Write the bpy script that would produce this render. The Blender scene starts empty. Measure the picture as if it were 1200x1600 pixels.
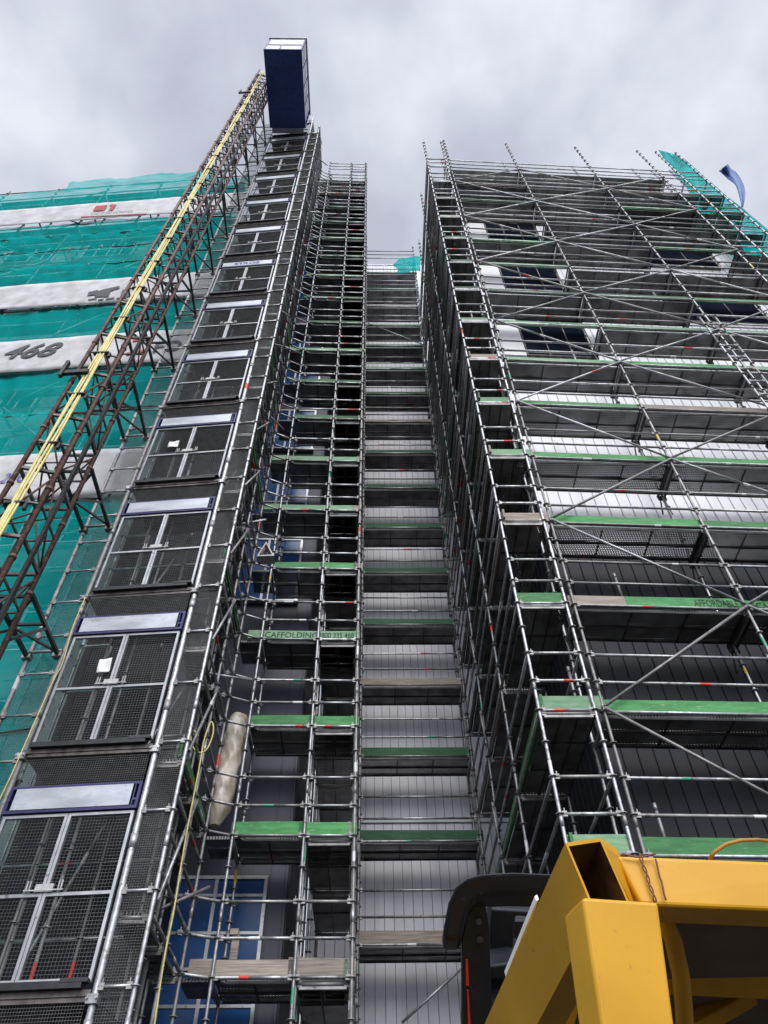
import bpy, math, random
from mathutils import Vector, Matrix
rnd = random.Random(7)
sc = bpy.context.scene
COL = sc.collection
R_ = math.radians

# ------------------------------------------------------------------ camera
F_PX, PITCH, ROLL = 1150.0, R_(49.56), R_(1.17)
CAM = Vector((0, 0, 1.6))
_r0 = Vector((1, 0, 0)); _u0 = Vector((0, -math.sin(PITCH), math.cos(PITCH)))
FW = Vector((0, math.cos(PITCH), math.sin(PITCH)))
UP = _u0 * math.cos(ROLL) + _r0 * math.sin(ROLL)
RT = _r0 * math.cos(ROLL) - _u0 * math.sin(ROLL)
_yaw = Matrix.Rotation(-R_(1.53), 3, 'Z'); FW, UP, RT = _yaw @ FW, _yaw @ UP, _yaw @ RT
cd = bpy.data.cameras.new('camera'); cam = bpy.data.objects.new('camera', cd); COL.objects.link(cam)
cd.sensor_fit = 'VERTICAL'; cd.sensor_height = 36.0; cd.lens = F_PX / 1600 * 36.0
cd.clip_start = 0.05; cd.clip_end = 3000
m3 = Matrix((RT, UP, -FW)).transposed()
cam.matrix_world = Matrix.Translation(CAM) @ m3.to_4x4()
sc.camera = cam

def ray(px, py): return RT * ((px - 600) / F_PX) + UP * ((800 - py) / F_PX) + FW
def at(px, py, Y0, k=0.0):
    d = ray(px, py); return CAM + d * (Y0 / (d.y - k * d.x))
def atX(px, py, X0):
    d = ray(px, py); return CAM + d * (X0 / d.x)
def fp(px, py, zc): return CAM + ray(px, py) * zc
def proj(P):
    v = Vector(P) - CAM; z = v.dot(FW)
    if z < 0.05: return None
    return 600 + F_PX * v.dot(RT) / z, 800 - F_PX * v.dot(UP) / z, z

# ------------------------------------------------------------------ tags
def tag(o, label=None, cat=None, group=None, kind=None):
    if label: o['label'] = label
    if cat: o['category'] = cat
    if group: o['group'] = group
    if kind: o['kind'] = kind
    return o
def thing(name, label, cat, loc=(0, 0, 0), group=None):
    o = bpy.data.objects.new(name, None); COL.objects.link(o); o.location = loc
    o.empty_display_size = 0.3
    return tag(o, label, cat, group)

# ------------------------------------------------------------------ mesh builder
class MB:
    def __init__(s): s.v = []; s.f = []; s.m = []; s.sm = []
    def poly(s, pts, mi=0, smooth=False):
        b = len(s.v); s.v += [tuple(p) for p in pts]; s.f.append(tuple(range(b, b + len(pts)))); s.m.append(mi); s.sm.append(smooth)
    def hexa(s, p, mi=0):          # 8 corners: 0-3 bottom ring, 4-7 top ring
        b = len(s.v); s.v += [tuple(q) for q in p]
        for f in ((3, 2, 1, 0), (4, 5, 6, 7), (0, 1, 5, 4), (1, 2, 6, 5), (2, 3, 7, 6), (3, 0, 4, 7)):
            s.f.append(tuple(b + i for i in f)); s.m.append(mi); s.sm.append(False)
    def box(s, c, u, v, w, mi=0):  # centre and three half vectors
        c, u, v, w = Vector(c), Vector(u), Vector(v), Vector(w)
        s.hexa([c - u - v - w, c + u - v - w, c + u + v - w, c - u + v - w, c - u - v + w, c + u - v + w, c + u + v + w, c - u + v + w], mi)
    def abox(s, x0, x1, y0, y1, z0, z1, mi=0):
        s.hexa([(x0, y0, z0), (x1, y0, z0), (x1, y1, z0), (x0, y1, z0), (x0, y0, z1), (x1, y0, z1), (x1, y1, z1), (x0, y1, z1)], mi)
    def tube(s, p0, p1, r, n=6, mi=0, caps=True, r1=None):
        p0, p1 = Vector(p0), Vector(p1); d = p1 - p0
        if d.length < 1e-6: return
        d.normalize(); a = d.orthogonal().normalized()
        if abs(d.z) > .99: a = Vector((1, 0, 0))
        b2 = d.cross(a); r1 = r if r1 is None else r1
        b = len(s.v)
        for P, rr in ((p0, r), (p1, r1)):
            for i in range(n):
                t = 2 * math.pi * i / n; s.v.append(tuple(P + a * (math.cos(t) * rr) + b2 * (math.sin(t) * rr)))
        for i in range(n):
            j = (i + 1) % n
            s.f.append((b + i, b + j, b + n + j, b + n + i)); s.m.append(mi); s.sm.append(n > 4)
        if caps:
            s.f.append(tuple(b + i for i in range(n - 1, -1, -1))); s.m.append(mi); s.sm.append(False)
            s.f.append(tuple(b + n + i for i in range(n))); s.m.append(mi); s.sm.append(False)
    def path(s, pts, r, n=6, mi=0):
        pts = [Vector(p) for p in pts]; rings = []
        prev = None
        for i, P in enumerate(pts):
            d = (pts[min(i + 1, len(pts) - 1)] - pts[max(i - 1, 0)]).normalized()
            a = d.orthogonal().normalized() if prev is None else (prev - d * prev.dot(d)).normalized()
            prev = a; b2 = d.cross(a); rr = r[i] if isinstance(r, (list, tuple)) else r
            b = len(s.v); rings.append(b)
            for k in range(n):
                t = 2 * math.pi * k / n; s.v.append(tuple(P + a * (math.cos(t) * rr) + b2 * (math.sin(t) * rr)))
        for q in range(len(rings) - 1):
            b, c = rings[q], rings[q + 1]
            for i in range(n):
                j = (i + 1) % n; s.f.append((b + i, b + j, c + j, c + i)); s.m.append(mi); s.sm.append(True)
        s.f.append(tuple(rings[0] + i for i in range(n - 1, -1, -1))); s.m.append(mi); s.sm.append(False)
        s.f.append(tuple(rings[-1] + i for i in range(n))); s.m.append(mi); s.sm.append(False)
    def prism(s, pts, vec, mi=0):
        pts = [Vector(p) for p in pts]; vec = Vector(vec); n = len(pts); b = len(s.v)
        s.v += [tuple(p) for p in pts] + [tuple(p + vec) for p in pts]
        s.f.append(tuple(b + i for i in range(n - 1, -1, -1))); s.m.append(mi); s.sm.append(False)
        s.f.append(tuple(b + n + i for i in range(n))); s.m.append(mi); s.sm.append(False)
        for i in range(n):
            j = (i + 1) % n; s.f.append((b + i, b + j, b + n + j, b + n + i)); s.m.append(mi); s.sm.append(False)
    def grid(s, fn, nu, nv, mi=0):
        b = len(s.v)
        for j in range(nv + 1):
            for i in range(nu + 1): s.v.append(tuple(fn(i / nu, j / nv)))
        for j in range(nv):
            for i in range(nu):
                k = b + j * (nu + 1) + i; s.f.append((k, k + 1, k + nu + 2, k + nu + 1)); s.m.append(mi); s.sm.append(True)
    def add(s, o):
        b = len(s.v); s.v += o.v; s.f += [tuple(b + i for i in f) for f in o.f]; s.m += o.m; s.sm += o.sm
    def build(s, name, mats, parent=None, bevel=0):
        off = Vector((0, 0, 0)); q = parent
        while q is not None: off += q.location; q = q.parent
        me = bpy.data.meshes.new(name)
        me.from_pydata([(x - off.x, y - off.y, z - off.z) for x, y, z in s.v], [], s.f)
        if not isinstance(mats, (list, tuple)): mats = [mats]
        for m in mats: me.materials.append(m)
        if len(mats) > 1: me.polygons.foreach_set('material_index', s.m)
        me.polygons.foreach_set('use_smooth', s.sm)
        me.update()
        o = bpy.data.objects.new(name, me); COL.objects.link(o)
        if parent is not None: o.parent = parent
        if bevel:
            b = o.modifiers.new('bevel', 'BEVEL'); b.width = bevel; b.segments = 3; b.limit_method = 'ANGLE'; b.angle_limit = R_(40)
        return o
def solo(mb, name, mats, label, cat, group=None, kind=None, bevel=0):
    return tag(mb.build(name, mats, None, bevel), label, cat, group, kind)

# ------------------------------------------------------------------ materials
def new_mat(name):
    m = bpy.data.materials.new(name); m.use_nodes = True
    nt = m.node_tree; nt.nodes.clear(); out = nt.nodes.new('ShaderNodeOutputMaterial')
    return m, nt, out
def N(nt, t, **kw):
    n = nt.nodes.new(t)
    for k, v in kw.items():
        if k in n.inputs: n.inputs[k].default_value = v
        else: setattr(n, k, v)
    return n
def L(nt, a, b): nt.links.new(a, b)
def c4(c): return (c[0], c[1], c[2], 1)
def pbr(name, c1, c2=None, scale=6.0, rough=.6, metal=0.0, stretch=None, detail=4, c3=None, s3=30, lo=.35, hi=.65, lo3=.62, hi3=.72, bump=0, objvar=0.0, spec=.5):
    m, nt, out = new_mat(name)
    p = N(nt, 'ShaderNodeBsdfPrincipled', Roughness=rough, Metallic=metal)
    p.inputs['Specular IOR Level'].default_value = spec
    L(nt, p.outputs[0], out.inputs[0])
    geo = N(nt, 'ShaderNodeNewGeometry'); vec = geo.outputs['Position']
    if stretch:
        mp = N(nt, 'ShaderNodeMapping'); mp.inputs['Scale'].default_value = stretch
        L(nt, vec, mp.inputs[0]); vec = mp.outputs[0]
    no = N(nt, 'ShaderNodeTexNoise', Scale=scale, Detail=detail); L(nt, vec, no.inputs['Vector'])
    cr = N(nt, 'ShaderNodeValToRGB'); e = cr.color_ramp.elements
    e[0].position = lo; e[1].position = hi; e[0].color = c4(c1); e[1].color = c4(c2 or c1)
    L(nt, no.outputs['Fac'], cr.inputs[0]); col = cr.outputs[0]
    if c3:
        n3 = N(nt, 'ShaderNodeTexNoise', Scale=s3, Detail=5); L(nt, vec, n3.inputs['Vector'])
        r3 = N(nt, 'ShaderNodeValToRGB'); r3.color_ramp.elements[0].position = lo3; r3.color_ramp.elements[1].position = hi3
        L(nt, n3.outputs['Fac'], r3.inputs[0])
        mx = N(nt, 'ShaderNodeMix', data_type='RGBA'); L(nt, r3.outputs[0], mx.inputs['Factor']); L(nt, col, mx.inputs['A']); mx.inputs['B'].default_value = c4(c3)
        col = mx.outputs['Result']
    if objvar:
        oi = N(nt, 'ShaderNodeObjectInfo'); mr = N(nt, 'ShaderNodeMapRange'); mr.inputs['To Min'].default_value = 1 - objvar; mr.inputs['To Max'].default_value = 1 + objvar
        L(nt, oi.outputs['Random'], mr.inputs[0])
        hs = N(nt, 'ShaderNodeHueSaturation'); L(nt, mr.outputs[0], hs.inputs['Value']); L(nt, col, hs.inputs['Color']); col = hs.outputs[0]
    L(nt, col, p.inputs['Base Color'])
    if bump:
        bp = N(nt, 'ShaderNodeBump', Strength=bump, Distance=.01); L(nt, no.outputs['Fac'], bp.inputs['Height']); L(nt, bp.outputs[0], p.inputs['Normal'])
    return m

M = {}
M['galv'] = pbr('galvanised_tube', (.27, .275, .28), (.44, .445, .45), 9, .46, .65, c3=(.16, .145, .13), s3=14, lo3=.56, hi3=.72, objvar=.30)
M['galv2'] = pbr('old_galvanised', (.20, .195, .19), (.32, .31, .30), 7, .55, .5, c3=(.12, .09, .07), s3=12, objvar=.2)
M['red'] = pbr('red_tape', (.55, .03, .02), (.70, .06, .04), 20, .5)
M['wht'] = pbr('white_tape', (.75, .75, .74), (.8, .8, .8), 20, .5)
M['grn_t'] = pbr('green_tape', (.05, .25, .16), (.08, .35, .22), 20, .5)
M['yel_t'] = pbr('yellow_tape', (.62, .50, .04), (.7, .55, .05), 20, .5)
M['blu_t'] = pbr('blue_tape', (.08, .18, .45), (.1, .2, .5), 20, .5)
TUBE = [M['galv'], M['red'], M['wht'], M['grn_t'], M['yel_t'], M['blu_t'], M['galv2']]
M['green'] = pbr('green_board', (.028, .165, .040), (.055, .26, .075), 3, .7, stretch=(1, 1, 6), c3=(.25, .33, .22), s3=9, lo3=.6, hi3=.78, objvar=.28)
M['palegreen'] = pbr('faded_green_board', (.13, .27, .15), (.22, .36, .22), 4, .8, stretch=(1, 1, 5), c3=(.33, .35, .28), s3=7, objvar=.2)
M['timber'] = pbr('weathered_timber', (.20, .17, .14), (.36, .31, .26), 5, .85, stretch=(.4, .4, 9), c3=(.12, .10, .08), s3=9, objvar=.2)
M['dullgreen'] = pbr('grimy_green_board', (.030, .095, .045), (.075, .16, .085), 3, .85, stretch=(1, 1, 5), c3=(.20, .21, .17), s3=7, lo3=.52, hi3=.75, objvar=.3)
M['shadegreen'] = pbr('shade_dark_green_board', (.014, .075, .028), (.03, .12, .05), 3, .75, stretch=(1, 1, 6), c3=(.10, .15, .09), s3=7, lo3=.58, hi3=.8, objvar=.25)  # board green darkened in colour to stand in for shade at the rear
BOARDS = {'e': M['shadegreen'], 'd': M['dullgreen'], 'g': M['green'], 'p': M['palegreen'], 't': M['timber']}
M['stencil'] = pbr('black_stencil_paint', (.018, .03, .02), (.03, .05, .035), 30, .8)
M['rust'] = pbr('rusty_brown_steel', (.065, .032, .024), (.15, .080, .060), 7, .6, .2, c3=(.20, .17, .15), s3=16, lo3=.58, hi3=.7)
M['mastgrey'] = pbr('grimy_grey_steel', (.05, .045, .042), (.17, .15, .14), 6, .55, .4)
M['blacksteel'] = pbr('black_steel', (.012, .012, .013), (.03, .03, .031), 8, .5, .1)
M['cabley'] = pbr('yellow_cable_sheath', (.62, .53, .16), (.76, .67, .30), 5, .5)
M['navy'] = pbr('navy_paint', (.024, .055, .22), (.035, .075, .28), 5, .42, c3=(.03, .03, .05), s3=10)
M['purple'] = pbr('indigo_paint', (.018, .016, .09), (.03, .028, .13), 5, .45)
M['silver'] = pbr('scuffed_silver_sheet', (.36, .385, .41), (.55, .57, .60), 2, .36, .5, stretch=(1, 1, 3), c3=(.33, .35, .38), s3=4, lo3=.5, hi3=.75, objvar=.12)
M['lightsteel'] = pbr('light_gate_steel', (.33, .34, .35), (.45, .46, .47), 6, .45, .55, c3=(.20, .19, .18), s3=12, objvar=.16)
M['wire'] = pbr('mesh_wire', (.13, .13, .126), (.20, .20, .195), 9, .5, .5)
M['white'] = pbr('white_paint', (.70, .70, .71), (.80, .80, .81), 1.2, .45)
M['latch'] = pbr('grubby_white_latch', (.38, .38, .37), (.56, .56, .55), 14, .5)
M['paper'] = pbr('white_paper', (.72, .72, .70), (.82, .82, .80), 8, .8)
M['banner'] = pbr('white_banner_vinyl', (.40, .40, .395), (.55, .55, .545), 2.0, .6, c3=(.34, .33, .32), s3=2.5, lo3=.5, hi3=.75)
M['blk'] = pbr('black_print', (.035, .035, .04), (.07, .07, .075), 12, .7)
M['redprint'] = pbr('dark_red_print', (.30, .035, .045), (.36, .06, .06), 12, .7)
M['blueprint'] = pbr('blue_print', (.06, .06, .30), (.09, .09, .38), 12, .7)
M['greyprint'] = pbr('grey_print', (.30, .27, .27), (.36, .33, .33), 12, .7)
M['bluefilm'] = pbr('blue_film_glass', (.009, .042, .135), (.018, .07, .21), 1.2, .22, c3=(.02, .07, .20), s3=4, spec=.25)
M['glass'] = pbr('dark_glass', (.008, .010, .018), (.015, .018, .03), 1, .5, spec=.0)
M['frameblk'] = pbr('black_window_frame', (.02, .02, .025), (.03, .03, .035), 4, .4)
M['ground'] = pbr('asphalt', (.04, .04, .042), (.065, .064, .062), 3, .9, bump=.2)
M['yellow'] = pbr('yellow_machine_paint', (.57, .285, .007), (.73, .380, .014), 3.5, .42, c3=(.33, .15, .02), s3=75, lo3=.66, hi3=.80, spec=.45)
M['rustwire'] = pbr('rusty_wire', (.11, .04, .02), (.2, .08, .04), 30, .8)
M['plywood'] = pbr('dark_plywood', (.10, .075, .05), (.17, .13, .09), 4, .8)
M['rubber'] = pbr('black_moulded_steel', (.010, .012, .016), (.018, .021, .027), 6, .42, c3=(.045, .046, .05), s3=60, lo3=.62, hi3=.76, spec=.35)
M['sheetwrap'] = pbr('cream_plastic_wrap', (.40, .34, .26), (.52, .46, .37), 3, .35, c3=(.66, .62, .56), s3=5, lo3=.52, hi3=.7, bump=1.0, detail=8)
M['darkmat'] = pbr('dark_landing_board', (.03, .028, .026), (.06, .055, .05), 3, .8)
M['bluetarp'] = pbr('blue_tarpaulin', (.05, .11, .30), (.08, .16, .40), 4, .6)
M['concrete'] = pbr('grey_concrete', (.26, .26, .25), (.36, .35, .34), 2, .85)

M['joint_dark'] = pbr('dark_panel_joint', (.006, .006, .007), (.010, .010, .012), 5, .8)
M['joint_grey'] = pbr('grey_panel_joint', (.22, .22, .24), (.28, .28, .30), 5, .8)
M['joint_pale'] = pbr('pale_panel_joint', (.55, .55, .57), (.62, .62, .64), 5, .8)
def clad(name, c1, c2, rough):
    return pbr(name, c1, c2, .9, rough, stretch=(1, 1, .35), c3=tuple(x * .86 for x in c1), s3=2.2, lo3=.5, hi3=.75)
M['cladblack'] = pbr('charcoal_cladding', (.012, .0125, .017), (.018, .0185, .025), .9, .55, stretch=(1, 1, .35), spec=.22)
M['cladwhite'] = clad('white_cladding', (.77, .77, .80), (.84, .84, .86), .40)
M['cladgrey'] = clad('silver_grey_cladding', (.56, .56, .60), (.66, .66, .70), .42)
M['cladnavy'] = clad('slate_blue_cladding', (.017, .019, .036), (.028, .031, .055), .55)

def net_mat(name, c1, c2, holes, tl=.55):
    m, nt, out = new_mat(name)
    geo = N(nt, 'ShaderNodeNewGeometry')
    mp = N(nt, 'ShaderNodeMapping'); mp.inputs['Scale'].default_value = (.5, 1, 2.2); L(nt, geo.outputs['Position'], mp.inputs[0])
    no = N(nt, 'ShaderNodeTexNoise', Scale=1.6, Detail=6); L(nt, mp.outputs[0], no.inputs['Vector'])
    cr = N(nt, 'ShaderNodeValToRGB'); e = cr.color_ramp.elements
    e[0].position = .3; e[1].position = .7; e[0].color = c4(c1); e[1].color = c4(c2); L(nt, no.outputs['Fac'], cr.inputs[0])
    d = N(nt, 'ShaderNodeBsdfDiffuse'); t = N(nt, 'ShaderNodeBsdfTranslucent'); L(nt, cr.outputs[0], d.inputs[0]); L(nt, cr.outputs[0], t.inputs[0])
    mx = N(nt, 'ShaderNodeMixShader', Fac=tl); L(nt, d.outputs[0], mx.inputs[1]); L(nt, t.outputs[0], mx.inputs[2])
    tr = N(nt, 'ShaderNodeBsdfTransparent')
    r2 = N(nt, 'ShaderNodeMapRange'); r2.inputs['From Min'].default_value = .3; r2.inputs['From Max'].default_value = .7
    r2.inputs['To Min'].default_value = holes * .6; r2.inputs['To Max'].default_value = holes * 1.4; L(nt, no.outputs['Fac'], r2.inputs[0])
    m2 = N(nt, 'ShaderNodeMixShader'); L(nt, r2.outputs[0], m2.inputs[0]); L(nt, mx.outputs[0], m2.inputs[1]); L(nt, tr.outputs[0], m2.inputs[2])
    L(nt, m2.outputs[0], out.inputs[0]); return m
M['net'] = net_mat('teal_debris_net', (.003, .54, .515), (.03, .76, .73), .38)
M['net2'] = net_mat('teal_scrim', (.0, .40, .39), (.015, .66, .63), .10)

def deck_mat():
    m, nt, out = new_mat('perforated_steel_deck')
    geo = N(nt, 'ShaderNodeNewGeometry')
    p = N(nt, 'ShaderNodeBsdfPrincipled', Roughness=.55, Metallic=.35)
    no = N(nt, 'ShaderNodeTexNoise', Scale=2.5, Detail=5); L(nt, geo.outputs['Position'], no.inputs['Vector'])
    cr = N(nt, 'ShaderNodeValToRGB'); e = cr.color_ramp.elements
    e[0].position = .35; e[1].position = .68; e[0].color = (.10, .097, .092, 1); e[1].color = (.27, .27, .265, 1); L(nt, no.outputs['Fac'], cr.inputs[0])
    oi = N(nt, 'ShaderNodeObjectInfo'); mr = N(nt, 'ShaderNodeMapRange'); mr.inputs['To Min'].default_value = .7; mr.inputs['To Max'].default_value = 1.3
    L(nt, oi.outputs['Random'], mr.inputs[0]); hs = N(nt, 'ShaderNodeHueSaturation'); L(nt, mr.outputs[0], hs.inputs['Value']); L(nt, cr.outputs[0], hs.inputs['Color'])
    L(nt, hs.outputs[0], p.inputs['Base Color'])
    # staggered rows of punched holes
    sx = N(nt, 'ShaderNodeSeparateXYZ'); L(nt, geo.outputs['Position'], sx.inputs[0])
    def mth(op, a, b=None):
        n = N(nt, 'ShaderNodeMath', operation=op)
        for i, q in enumerate((a, b)):
            if q is None: continue
            if isinstance(q, (int, float)): n.inputs[i].default_value = q
            else: L(nt, q, n.inputs[i])
        return n.outputs[0]
    P = .046
    gy = mth('DIVIDE', sx.outputs['Y'], P); row = mth('FLOOR', gy)
    gx = mth('ADD', mth('DIVIDE', sx.outputs['X'], P), mth('MULTIPLY', row, .5))
    fx = mth('SUBTRACT', mth('FRACT', gx), .5); fy = mth('SUBTRACT', mth('FRACT', gy), .5)
    rr = mth('ADD', mth('MULTIPLY', fx, fx), mth('MULTIPLY', fy, fy))
    hole = mth('LESS_THAN', rr, .27 ** 2)
    tr = N(nt, 'ShaderNodeBsdfTransparent'); mx = N(nt, 'ShaderNodeMixShader')
    L(nt, hole, mx.inputs[0]); L(nt, p.outputs[0], mx.inputs[1]); L(nt, tr.outputs[0], mx.inputs[2]); L(nt, mx.outputs[0], out.inputs[0])
    return m
M['deck'] = deck_mat()
M['deckrib'] = pbr('dark_deck_rib', (.03, .03, .03), (.07, .07, .07), 5, .6, .3)

# ------------------------------------------------------------------ lettering
def lettering(txt, name, mat, parent, org, u, v, size, width=None, shear=0, bold=0.0, lift=.006):
    cu = bpy.data.curves.new('tmp', 'FONT'); cu.body = txt; cu.size = 1; cu.shear = shear; cu.offset = bold; cu.extrude = 0.0; cu.resolution_u = 3
    o = bpy.data.objects.new('tmp', cu); COL.objects.link(o)
    dg = bpy.context.evaluated_depsgraph_get(); dg.update()
    me = bpy.data.meshes.new_from_object(o.evaluated_get(dg))
    bpy.data.objects.remove(o); bpy.data.curves.remove(cu)
    xs = [q.co.x for q in me.vertices]; ys = [q.co.y for q in me.vertices]
    x0, x1, y0, y1 = min(xs), max(xs), min(ys), max(ys)
    sy = size / (y1 - y0); sx = (width / (x1 - x0)) if width else sy
    u, v = Vector(u).normalized(), Vector(v).normalized(); n = u.cross(v); org = Vector(org)
    off = Vector((0, 0, 0)); q = parent
    while q is not None: off += q.location; q = q.parent
    for q in me.vertices:
        P = org + u * ((q.co.x - x0) * sx) + v * ((q.co.y - y0) * sy) + n * lift - off
        q.co = P
    me.materials.clear(); me.materials.append(mat); me.name = name
    ob = bpy.data.objects.new(name, me); COL.objects.link(ob); ob.parent = parent
    return ob

# ------------------------------------------------------------------ scaffold kit
class Scaffold:
    CAP = 100
    def __init__(s, name, label, loc):
        s.root = thing(name, label, 'scaffold', loc); s.parts = {}
    def put(s, kind, mb, mats, a, b, extra=None):
        s.parts.setdefault(kind, []).append((mb, mats, Vector(a), Vector(b), extra))
    def finish(s):
        for kind, lst in s.parts.items():
            def size(e):
                pts = [proj(e[2].lerp(e[3], t)) for t in (0, .25, .5, .75, 1)]
                ins = [p for p in pts if p and -20 < p[0] < 1220 and -20 < p[1] < 1620]
                if not ins: return 0.0
                z = min(p[2] for p in ins)
                return (e[2] - e[3]).length * len(ins) / 5 / z + (5 if e[4] else 0)
            lst = sorted(lst, key=lambda e: -size(e))
            for e in lst[:s.CAP]:
                o = e[0].build(kind, e[1], s.root)
                if e[4]: e[4](o)
            rest = lst[s.CAP:]
            groups = {}
            for e in rest:
                ms = tuple(e[1]) if isinstance(e[1], (list, tuple)) else (e[1],)
                groups.setdefault(1, []).append((e[0], ms))
            if rest:
                allm = []
                big = MB()
                for mb, ms in groups[1]:
                    idx = []
                    for m in ms:
                        if m not in allm: allm.append(m)
                        idx.append(allm.index(m))
                    c = MB(); c.v = mb.v; c.f = mb.f; c.sm = mb.sm; c.m = [idx[i] for i in mb.m]; big.add(c)
                tag(big.build(kind, allm, s.root), kind='stuff')
        return s.root

TR = .0245
def tube_mb(a, b, r=TR, n=6, heads=True, bands=True):
    a, b = Vector(a), Vector(b); d = b - a; Ln = d.length; d.normalize()
    mb = MB()
    q = rnd.random(); cuts = []
    if bands and Ln > .5:
        if q < .10: cuts = [(rnd.uniform(.2, .75), rnd.uniform(.10, .22), 1)]
        elif q < .34: cuts = [(rnd.uniform(.3, .7), rnd.uniform(.08, .2), 2)]
        elif q < .38: cuts = [(rnd.uniform(.2, .7), rnd.uniform(.1, .2), 3)]
    base = 6 if rnd.random() < .22 else 0
    x = 0.0
    for f, w, mi in cuts:
        mb.tube(a + d * x, a + d * (f * Ln), r, n, base, caps=False)
        mb.tube(a + d * (f * Ln), a + d * min(Ln, f * Ln + w), r * 1.03, n, mi, caps=False); x = min(Ln, f * Ln + w)
    mb.tube(a + d * x, b, r, n, base)
    if heads and Ln > .3:
        z = Vector((0, 0, 1)); sd = d.cross(z)
        if sd.length < .1: sd = Vector((1, 0, 0))
        sd.normalize(); up = sd.cross(d).normalized()
        for P, s in ((a, 1), (b, -1)):
            mb.box(P + d * s * .055, d * .032, sd * .018, up * .036, 6)
            mb.box(P + d * s * .06 + up * .05, d * .006, sd * .006, up * .03, 6)
    return mb
def standard_mb(x, y, z0, z1, r=TR, ring=0.5, zref=0.0):
    mb = MB(); z = z0; seg = 2.0
    base = 6 if rnd.random() < .3 else 0
    while z < z1 - 1e-3:
        t = min(z1, z + seg); jx = rnd.uniform(-.006, .006)
        q = rnd.random()
        if q < .22 and t - z > 1.2:
            a = z + rnd.uniform(.2, .9); w = rnd.uniform(.08, .26); mi = rnd.choice([1, 2, 3, 4, 2, 3, 2, 2, 1])
            mb.tube((x, y, z), (x, y, a), r, 8, base, caps=False); mb.tube((x, y, a), (x, y, a + w), r * 1.03, 8, mi, caps=False)
            mb.tube((x, y, a + w), (x, y, t), r, 8, base, caps=(t >= z1))
        else: mb.tube((x, y, z), (x, y, t), r, 8, base, caps=(t >= z1))
        mb.tube((x, y, t - .10), (x, y, min(z1, t + .08)), r * 1.13, 8, 6 if rnd.random() < .6 else 0)
        z = t
    if ring:
        k = math.ceil((z0 - zref) / ring); z = zref + k * ring
        while z < z1 - .02:
            mb.tube((x, y, z - .006), (x, y, z + .006), .058, 8, 6)
            mb.tube((x, y, z - .022), (x, y, z + .022), r * 1.22, 8, 6, caps=False)
            z += ring
    return mb

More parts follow.
